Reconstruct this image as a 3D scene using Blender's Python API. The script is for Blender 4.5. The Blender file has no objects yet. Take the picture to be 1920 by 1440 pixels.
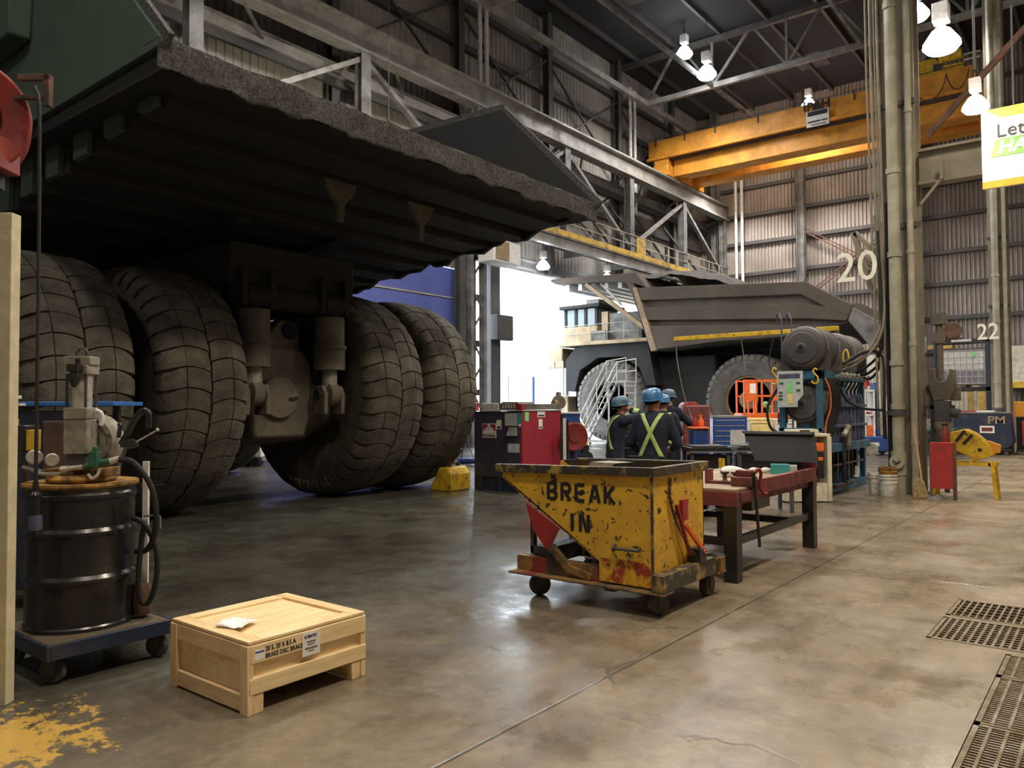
import bpy, math, random
from mathutils import Vector, Matrix
random.seed(11)
SC = bpy.context.scene
COL = SC.collection

# ---------------------------------------------------------------- camera
F_PX, EYE = 1450.0, 1.6
PSI, PITCH, ROLL = math.atan2(1148, 1450), math.atan2(46, 1450), math.radians(0.3)
_fh = Vector((-math.sin(PSI), math.cos(PSI), 0))
_rt = Vector((math.cos(PSI), math.sin(PSI), 0))
_fw = _fh * math.cos(PITCH) + Vector((0, 0, 1)) * math.sin(PITCH)
_up = _rt.cross(_fw)
_r2 = _rt * math.cos(ROLL) - _up * math.sin(ROLL)
_u2 = _up * math.cos(ROLL) + _rt * math.sin(ROLL)
cam_d = bpy.data.cameras.new('camera')
cam_d.sensor_width = 36
cam_d.lens = 36 * F_PX / 1920
cam_d.clip_start, cam_d.clip_end = 0.05, 400
cam = bpy.data.objects.new('camera', cam_d)
_m = Matrix((_r2, _u2, -_fw)).transposed().to_4x4()
_m.translation = (0, 0, EYE)
cam.matrix_world = _m
COL.objects.link(cam)
SC.camera = cam

# ---------------------------------------------------------------- exposure, world, daylight
SC.view_settings.view_transform = 'Standard'
SC.view_settings.look = 'None'
SC.view_settings.exposure = 0.0
SC.view_settings.gamma = 1
SC.cycles.use_denoising = True
SC.cycles.max_bounces = 6
SC.cycles.diffuse_bounces = 3
SC.cycles.glossy_bounces = 3
SC.cycles.transmission_bounces = 4
SC.cycles.sample_clamp_indirect = 6
SC.cycles.sample_clamp_direct = 0
W = bpy.data.worlds.new('overcast_sky')
SC.world = W
W.use_nodes = True
_bg = W.node_tree.nodes['Background']
_bg.inputs[0].default_value = (0.80, 0.90, 1.0, 1)
_bg.inputs[1].default_value = 13.0
# the open truck door lets the overcast sky in: a portal guides the sampling, it gives no light of its own
pd = bpy.data.lights.new('door_portal', 'AREA')
pd.shape = 'RECTANGLE'; pd.size = 8.0; pd.size_y = 16.1; pd.cycles.is_portal = True
po_l = bpy.data.objects.new('door_portal', pd)
po_l.location = (-22.05, 33.4, 4.02); po_l.rotation_euler = (0, math.radians(-90), 0)
COL.objects.link(po_l)

# ---------------------------------------------------------------- helpers
def V(*a): return Vector(a)

def tag(o, label=None, cat=None, group=None, kind=None):
    if label: o['label'] = label
    if cat: o['category'] = cat
    if group: o['group'] = group
    if kind: o['kind'] = kind
    return o

def T(name, label, cat, loc=(0, 0, 0), rz=0.0, group=None):
    o = bpy.data.objects.new(name, None)
    o.empty_display_size = 0.2
    o.location = loc; o.rotation_euler = (0, 0, rz)
    COL.objects.link(o)
    return tag(o, label, cat, group)

_kids = {}
def adopt(o, parent):
    o.parent = parent
    _kids.setdefault(parent.name, []).append(o)

def dup(root, loc=None, rz=None, label=None, group=None, parent=None):
    c = root.copy(); COL.objects.link(c)
    if parent is not None: adopt(c, parent)
    if loc is not None: c.location = loc
    if rz is not None: c.rotation_euler = (0, 0, rz)
    if label: c['label'] = label
    if group: c['group'] = group
    for k in list(_kids.get(root.name, [])):
        dup(k, parent=c)
    return c

class MB:
    """collects shapes, then links them as ONE mesh object"""
    def __init__(s): s.v, s.f = [], []
    def add(s, vs, fs):
        o = len(s.v)
        s.v += [tuple(p) for p in vs]
        s.f += [tuple(i + o for i in q) for q in fs]
        return s
    def box(s, x0, x1, y0, y1, z0, z1, m=None):
        p = [V(x, y, z) for z in (z0, z1) for y in (y0, y1) for x in (x0, x1)]
        if m is not None: p = [m @ q for q in p]
        return s.add(p, [(0, 2, 3, 1), (4, 5, 7, 6), (0, 1, 5, 4), (2, 6, 7, 3), (0, 4, 6, 2), (1, 3, 7, 5)])
    def bar(s, p, q, w, h=None, up=(0, 0, 1), ow=0.0, oh=0.0):
        p, q = Vector(p), Vector(q); h = w if h is None else h
        d = (q - p).normalized(); u = Vector(up)
        if abs(d.dot(u)) > 0.99: u = V(1, 0, 0) if abs(d.x) < 0.9 else V(0, 1, 0)
        a = d.cross(u).normalized(); b = a.cross(d)
        o = a * ow + b * oh
        pts = [e + o + a * (w / 2 * i) + b * (h / 2 * j) for e in (p, q) for j in (-1, 1) for i in (-1, 1)]
        return s.add(pts, [(0, 2, 3, 1), (4, 5, 7, 6), (0, 1, 5, 4), (2, 6, 7, 3), (0, 4, 6, 2), (1, 3, 7, 5)])
    def ibeam(s, p, q, w, h, t=0.02, up=(0, 0, 1)):
        s.bar(p, q, t, h - 2 * t, up)
        s.bar(p, q, w, t, up, 0, h / 2 - t / 2)
        return s.bar(p, q, w, t, up, 0, -h / 2 + t / 2)
    def tube(s, pts, r, n=8, closed=False):
        pts = [Vector(p) for p in pts]; m = len(pts)
        rs = r if isinstance(r, (list, tuple)) else [r] * m
        u = None; o = len(s.v)
        for i, p in enumerate(pts):
            if closed: d = pts[(i + 1) % m] - pts[i - 1]
            else: d = pts[min(i + 1, m - 1)] - pts[max(i - 1, 0)]
            d = d.normalized() if d.length > 1e-9 else V(0, 0, 1)
            if u is None:
                u = d.cross(V(0, 0, 1))
                if u.length < 1e-3: u = V(1, 0, 0)
            u = (u - d * u.dot(d)).normalized(); w = d.cross(u)
            for k in range(n):
                a = 2 * math.pi * k / n
                s.v.append(tuple(p + (u * math.cos(a) + w * math.sin(a)) * rs[i]))
        for i in range(m if closed else m - 1):
            j = (i + 1) % m
            for k in range(n):
                k2 = (k + 1) % n
                s.f.append((o + i * n + k, o + i * n + k2, o + j * n + k2, o + j * n + k))
        if not closed:
            s.f.append(tuple(o + k for k in range(n))[::-1])
            s.f.append(tuple(o + (m - 1) * n + k for k in range(n)))
        return s
    def cyl(s, p, q, r, r2=None, n=24):
        return s.tube([p, q], [r, r if r2 is None else r2], n)
    def lathe(s, prof, c=(0, 0, 0), axis=(0, 0, 1), n=32, closed=False, a0=0.0, a1=2 * math.pi):
        c = Vector(c); d = Vector(axis).normalized()
        u = d.cross(V(0, 0, 1))
        if u.length < 1e-3: u = V(1, 0, 0)
        u.normalize(); w = d.cross(u); o = len(s.v); m = len(prof)
        full = abs(a1 - a0 - 2 * math.pi) < 1e-6; k_n = n if full else n + 1
        for k in range(k_n):
            a = a0 + (a1 - a0) * k / n; e = u * math.cos(a) + w * math.sin(a)
            for r, h in prof: s.v.append(tuple(c + d * h + e * r))
        for k in range(n):
            k2 = (k + 1) % k_n
            for i in range(m if closed else m - 1):
                j = (i + 1) % m
                s.f.append((o + k * m + i, o + k2 * m + i, o + k2 * m + j, o + k * m + j))
        if not closed and full:
            if prof[0][0] > 1e-6: s.f.append(tuple(o + k * m for k in range(n)))
            if prof[-1][0] > 1e-6: s.f.append(tuple(o + k * m + m - 1 for k in range(n))[::-1])
        return s
    def prism(s, poly, o=(0, 0, 0), ux=(1, 0, 0), uy=(0, 1, 0), dep=(0, 0, 1)):
        o, ux, uy, dep = map(Vector, (o, ux, uy, dep)); n = len(poly)
        a = [o + ux * x + uy * y for x, y in poly]
        s.add(a + [p + dep for p in a], [tuple(range(n))[::-1], tuple(range(n, 2 * n))] + [(i, (i + 1) % n, n + (i + 1) % n, n + i) for i in range(n)])
        return s
    def ball(s, c, r, nu=16, nv=10, m=None):
        r = r if isinstance(r, (tuple, list)) else (r, r, r); c = Vector(c); o = len(s.v)
        for j in range(1, nv):
            t = math.pi * j / nv
            for i in range(nu):
                a = 2 * math.pi * i / nu
                p = V(r[0] * math.sin(t) * math.cos(a), r[1] * math.sin(t) * math.sin(a), r[2] * math.cos(t))
                s.v.append(tuple(c + (m @ p if m is not None else p)))
        tp, bt = V(0, 0, r[2]), V(0, 0, -r[2])
        if m is not None: tp, bt = m @ tp, m @ bt
        s.v += [tuple(c + tp), tuple(c + bt)]
        for j in range(nv - 2):
            for i in range(nu):
                k = (i + 1) % nu
                s.f.append((o + j * nu + i, o + (j + 1) * nu + i, o + (j + 1) * nu + k, o + j * nu + k))
        top, bot, l = o + (nv - 1) * nu, o + (nv - 1) * nu + 1, o + (nv - 2) * nu
        for i in range(nu):
            k = (i + 1) % nu
            s.f.append((top, o + i, o + k)); s.f.append((bot, l + k, l + i))
        return s
    def grid(s, fn, nu, nv):
        o = len(s.v)
        for j in range(nv + 1):
            for i in range(nu + 1): s.v.append(tuple(fn(i / nu, j / nv)))
        for j in range(nv):
            for i in range(nu):
                a = o + j * (nu + 1) + i
                s.f.append((a, a + 1, a + nu + 2, a + nu + 1))
        return s
    def build(s, name, m, parent=None, bevel=0.0, world=False, smooth=True, ang=32, label=None, cat=None, group=None, kind=None, solid=0.0):
        me = bpy.data.meshes.new(name)
        vs = s.v; off = None
        if parent is None:
            xs = [p[0] for p in vs]; ys = [p[1] for p in vs]; zs = [p[2] for p in vs]
            off = ((min(xs) + max(xs)) / 2, (min(ys) + max(ys)) / 2, min(zs))
        elif world:
            q = parent; off = Vector((0, 0, 0))
            while q is not None: off = off + q.location; q = q.parent
        if off is not None: vs = [(p[0] - off[0], p[1] - off[1], p[2] - off[2]) for p in vs]
        me.from_pydata(vs, [], s.f)
        me.update()
        import bmesh
        bm = bmesh.new(); bm.from_mesh(me)
        bmesh.ops.recalc_face_normals(bm, faces=bm.faces[:])
        bm.to_mesh(me); bm.free()
        if smooth:
            me.shade_smooth(); me.set_sharp_from_angle(angle=math.radians(ang))
        me.materials.append(m)
        o = bpy.data.objects.new(name, me)
        COL.objects.link(o)
        if parent is not None: adopt(o, parent)
        else: o.location = off
        if solid:
            md = o.modifiers.new('solid', 'SOLIDIFY'); md.thickness = solid; md.offset = 0
        if bevel:
            md = o.modifiers.new('bevel', 'BEVEL'); md.width = bevel; md.segments = 2; md.limit_method = 'ANGLE'; md.angle_limit = math.radians(40)
        return tag(o, label, cat, group, kind)

def text(name, s, size, m, parent=None, loc=(0, 0, 0), ux=(1, 0, 0), uy=(0, 0, 1), depth=0.004, sx=1.0, bold=0.0, align='CENTER'):
    """raised lettering as a mesh; ux = reading direction, uy = up"""
    cu = bpy.data.curves.new(name, 'FONT')
    cu.body = s; cu.size = size; cu.extrude = depth / 2; cu.offset = bold; cu.resolution_u = 3
    cu.align_x = align; cu.align_y = 'CENTER'
    tmp = bpy.data.objects.new(name, cu); COL.objects.link(tmp)
    bpy.context.view_layer.update()
    dg = bpy.context.evaluated_depsgraph_get()
    me = bpy.data.meshes.new_from_object(tmp.evaluated_get(dg))
    bpy.data.objects.remove(tmp); bpy.data.curves.remove(cu)
    ux, uy = Vector(ux).normalized(), Vector(uy).normalized(); n = ux.cross(uy)
    M = Matrix((ux * sx, uy, n)).transposed().to_4x4(); M.translation = Vector(loc)
    me.transform(M)
    me.materials.clear(); me.materials.append(m)
    o = bpy.data.objects.new(name, me); COL.objects.link(o)
    if parent is not None: adopt(o, parent)
    return o

def bez(p0, p1, p2, p3, n=12):
    p0, p1, p2, p3 = map(Vector, (p0, p1, p2, p3))
    return [p0 * (1 - t) ** 3 + p1 * 3 * t * (1 - t) ** 2 + p2 * 3 * t * t * (1 - t) + p3 * t ** 3 for t in [i / n for i in range(n + 1)]]

def spline(pts, n=6):
    P = [Vector(p) for p in pts]; P = [P[0] * 2 - P[1]] + P + [P[-1] * 2 - P[-2]]; out = []
    for i in range(1, len(P) - 2):
        a, b, c, d = P[i - 1:i + 3]
        for k in range(n):
            t = k / n
            out.append(0.5 * ((2 * b) + (c - a) * t + (2 * a - 5 * b + 4 * c - d) * t * t + (3 * b - a - 3 * c + d) * t ** 3))
    return out + [P[-2]]

# ---------------------------------------------------------------- materials
def nt(m): return m.node_tree.nodes, m.node_tree.links
def base(name):
    m = bpy.data.materials.new(name); m.use_nodes = True
    N, L = nt(m)
    return m, N, L, N['Principled BSDF']
def noise(N, L, vec, scale, detail=5, rough=0.6, dist=0.0):
    n = N.new('ShaderNodeTexNoise'); n.inputs['Scale'].default_value = scale
    n.inputs['Detail'].default_value = detail; n.inputs['Roughness'].default_value = rough; n.inputs['Distortion'].default_value = dist
    L.new(vec, n.inputs['Vector']); return n.outputs['Fac']
def ramp(N, L, src, a, b, lo=0.0, hi=1.0):
    n = N.new('ShaderNodeMapRange'); n.inputs[1].default_value = a; n.inputs[2].default_value = b
    n.inputs[3].default_value = lo; n.inputs[4].default_value = hi
    L.new(src, n.inputs[0]); return n.outputs[0]
def mixc(N, L, fac, a, b, mode='MIX'):
    n = N.new('ShaderNodeMix'); n.data_type = 'RGBA'; n.blend_type = mode
    for sock, val in ((n.inputs[0], fac), (n.inputs[6], a), (n.inputs[7], b)):
        if hasattr(val, 'is_linked'): L.new(val, sock)
        elif isinstance(val, (int, float)): sock.default_value = val
        else: sock.default_value = (*val, 1) if len(val) == 3 else val
    return n.outputs[2]
def math_n(N, L, op, a, b=0.0):
    n = N.new('ShaderNodeMath'); n.operation = op
    for i, val in ((0, a), (1, b)):
        if hasattr(val, 'is_linked'): L.new(val, n.inputs[i])
        else: n.inputs[i].default_value = val
    return n.outputs[0]
def bump(N, L, P, h, strength=0.3, dist=0.02):
    n = N.new('ShaderNodeBump'); n.inputs['Strength'].default_value = strength; n.inputs['Distance'].default_value = dist
    L.new(h, n.inputs['Height']); L.new(n.outputs[0], P.inputs['Normal'])

def mat(name, col, rough=0.6, metal=0.0, dirt=None, amt=0.4, scale=3.0, var=0.15, bumps=0.0, bscale=30.0, soft=0.12, chips=None, camt=0.3, cscale=14.0):
    """paint / metal / rubber with a patchy second colour (dust, rust, grease) and optional chipped spots"""
    m, N, L, P = base(name)
    tc = N.new('ShaderNodeTexCoord').outputs['Object']
    c = mixc(N, L, ramp(N, L, noise(N, L, tc, scale * 2.3), 0.3, 0.7), tuple(x * (1 - var) for x in col), tuple(min(1, x * (1 + var)) for x in col))
    r = None
    if dirt:
        f = ramp(N, L, noise(N, L, tc, scale, 7, 0.68), 0.5 - soft + (0.5 - amt) * 0.5, 0.5 + soft + (0.5 - amt) * 0.5)
        c = mixc(N, L, f, c, dirt)
        r = ramp(N, L, f, 0, 1, rough, min(1, rough + 0.3))
    if chips:
        f2 = ramp(N, L, noise(N, L, tc, cscale, 4, 0.62, 0.6), 0.66 - camt * 0.2, 0.685 - camt * 0.2)
        c = mixc(N, L, f2, c, chips)
    L.new(c, P.inputs['Base Color'])
    P.inputs['Metallic'].default_value = metal
    if r is not None: L.new(r, P.inputs['Roughness'])
    else: P.inputs['Roughness'].default_value = rough
    if bumps: bump(N, L, P, noise(N, L, tc, bscale, 4), bumps)
    return m

def glow(name, col, strength):
    m, N, L, P = base(name)
    P.inputs['Base Color'].default_value = (*col, 1)
    P.inputs['Emission Color'].default_value = (*col, 1)
    P.inputs['Emission Strength'].default_value = strength
    return m

def floor_mat():
    m, N, L, P = base('worn_concrete')
    g = N.new('ShaderNodeNewGeometry').outputs['Position']
    big = noise(N, L, g, 0.35, 6, 0.6)
    c = mixc(N, L, ramp(N, L, big, 0.35, 0.68), (0.158, 0.124, 0.084), (0.285, 0.222, 0.148))
    # mottled trowel marks, fine grain
    c = mixc(N, L, ramp(N, L, noise(N, L, g, 1.7, 9, 0.74, 0.5), 0.40, 0.68), c, (0.340, 0.268, 0.180))
    c = mixc(N, L, ramp(N, L, noise(N, L, g, 3.4, 10, 0.78), 0.50, 0.72, 0, 0.65), c, (0.120, 0.104, 0.076))
    # darker ground in the truck bays: the weaker light there is painted in
    sx = N.new('ShaderNodeSeparateXYZ'); L.new(g, sx.inputs[0])
    X, Y = sx.outputs[0], sx.outputs[1]
    wob = ramp(N, L, noise(N, L, g, 0.5, 5), 0, 1, -1.6, 1.6)
    bay = ramp(N, L, math_n(N, L, 'ADD', X, wob), -2.6, -5.2)
    dk = mixc(N, L, ramp(N, L, noise(N, L, g, 1.9, 9, 0.72, 0.4), 0.40, 0.66), (0.036, 0.039, 0.034), (0.105, 0.110, 0.092))
    c = mixc(N, L, math_n(N, L, 'MULTIPLY', bay, 0.90), c, dk)
    # tyre scuffs run along the aisle
    mp = N.new('ShaderNodeMapping'); mp.inputs['Scale'].default_value = (3.2, 0.5, 1); mp.inputs['Rotation'].default_value = (0, 0, 0.45)
    L.new(g, mp.inputs[0])
    sc = ramp(N, L, noise(N, L, mp.outputs[0], 1.4, 8, 0.7), 0.50, 0.78)
    c = mixc(N, L, math_n(N, L, 'MULTIPLY', sc, 0.55), c, (0.06, 0.053, 0.042))
    mp2 = N.new('ShaderNodeMapping'); mp2.inputs['Scale'].default_value = (0.6, 3.0, 1)
    L.new(g, mp2.inputs[0])
    sc2 = ramp(N, L, noise(N, L, mp2.outputs[0], 1.1, 9, 0.72), 0.54, 0.76)
    c = mixc(N, L, math_n(N, L, 'MULTIPLY', sc2, 0.5), c, (0.050, 0.046, 0.036))
    gr = noise(N, L, g, 13.0, 9, 0.75)
    c = mixc(N, L, ramp(N, L, gr, 0.30, 0.70, 0.0, 0.75), c, mixc(N, L, 1.0, c, (0.52, 0.50, 0.47), 'MULTIPLY'))
    c = mixc(N, L, ramp(N, L, noise(N, L, g, 2.6, 9, 0.76, 0.3), 0.48, 0.70, 0, .55), c, mixc(N, L, 1.0, c, (1.45, 1.42, 1.36), 'MULTIPLY'))
    # oily spots
    spots = ramp(N, L, noise(N, L, g, 5.0, 7, 0.72), 0.66, 0.76)
    c = mixc(N, L, math_n(N, L, 'MULTIPLY', spots, 0.7), c, (0.035, 0.030, 0.023))
    drops = ramp(N, L, noise(N, L, g, 16.0, 3, 0.5), 0.755, 0.775)
    c = mixc(N, L, math_n(N, L, 'MULTIPLY', drops, 0.85), c, (0.02, 0.017, 0.014))
    # joints: two families of saw cuts
    def cut(src, period, off, wd):
        a = math_n(N, L, 'ADD', src, off)
        f = math_n(N, L, 'FRACT', math_n(N, L, 'DIVIDE', a, period))
        d = math_n(N, L, 'ABSOLUTE', math_n(N, L, 'SUBTRACT', f, 0.5))
        return ramp(N, L, d, wd / period, wd / period * 0.4)
    j = math_n(N, L, 'MAXIMUM', cut(X, 4.4, 2.45 + 2.2, 0.014), cut(Y, 10.4, -8.0 + 5.2, 0.014))
    # cracks
    vo = N.new('ShaderNodeTexVoronoi'); vo.feature = 'DISTANCE_TO_EDGE'; vo.inputs['Scale'].default_value = 0.42
    add = N.new('ShaderNodeVectorMath'); add.operation = 'ADD'
    nn = N.new('ShaderNodeTexNoise'); nn.inputs['Scale'].default_value = 1.6; nn.inputs['Detail'].default_value = 6
    L.new(g, nn.inputs['Vector']); L.new(g, add.inputs[0]); L.new(nn.outputs['Color'], add.inputs[1]); L.new(add.outputs[0], vo.inputs['Vector'])
    cr = ramp(N, L, vo.outputs['Distance'], 0.011, 0.003)
    cr = math_n(N, L, 'MULTIPLY', cr, ramp(N, L, noise(N, L, g, 0.8, 3), 0.50, 0.6))
    lines = math_n(N, L, 'MAXIMUM', j, math_n(N, L, 'MULTIPLY', cr, 0.8))
    c = mixc(N, L, math_n(N, L, 'MULTIPLY', lines, 0.8), c, (0.035, 0.030, 0.024))
    # worn yellow paint by the partition
    vd = N.new('ShaderNodeVectorMath'); vd.operation = 'DISTANCE'; vd.inputs[1].default_value = (-4.35, 1.2, 0)
    L.new(g, vd.inputs[0])
    yl = math_n(N, L, 'ADD', ramp(N, L, vd.outputs['Value'], 0.25, 0.95), ramp(N, L, noise(N, L, g, 5.5, 9, 0.78), 0.3, 0.7, -0.8, 0.8))
    c = mixc(N, L, ramp(N, L, yl, 0.42, 0.30), c, (0.52, 0.32, 0.07))
    L.new(c, P.inputs['Base Color'])
    r = ramp(N, L, noise(N, L, g, 0.9, 8, 0.68), 0.34, 0.66, 0.13, 0.55)
    L.new(r, P.inputs['Roughness'])
    P.inputs['Specular IOR Level'].default_value = 0.5
    h = math_n(N, L, 'SUBTRACT', math_n(N, L, 'MULTIPLY', noise(N, L, g, 6.0, 10), 0.35), lines)
    bump(N, L, P, h, 0.25, 0.01)
    return m

def wood_mat(name, a, b, scale=1.0, stretch=(1, 12, 12)):
    m, N, L, P = base(name)
    tc = N.new('ShaderNodeTexCoord').outputs['Object']
    mp = N.new('ShaderNodeMapping'); mp.inputs['Scale'].default_value = stretch; L.new(tc, mp.inputs[0])
    g = noise(N, L, mp.outputs[0], 2.5 * scale, 8, 0.62, 0.5)
    c = mixc(N, L, ramp(N, L, g, 0.3, 0.72), a, b)
    st = ramp(N, L, noise(N, L, tc, 3.0, 6, 0.65), 0.62, 0.75)
    c = mixc(N, L, math_n(N, L, 'MULTIPLY', st, 0.35), c, tuple(x * 0.35 for x in a))
    L.new(c, P.inputs['Base Color']); P.inputs['Roughness'].default_value = 0.62
    bump(N, L, P, g, 0.12, 0.004)
    return m

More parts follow.
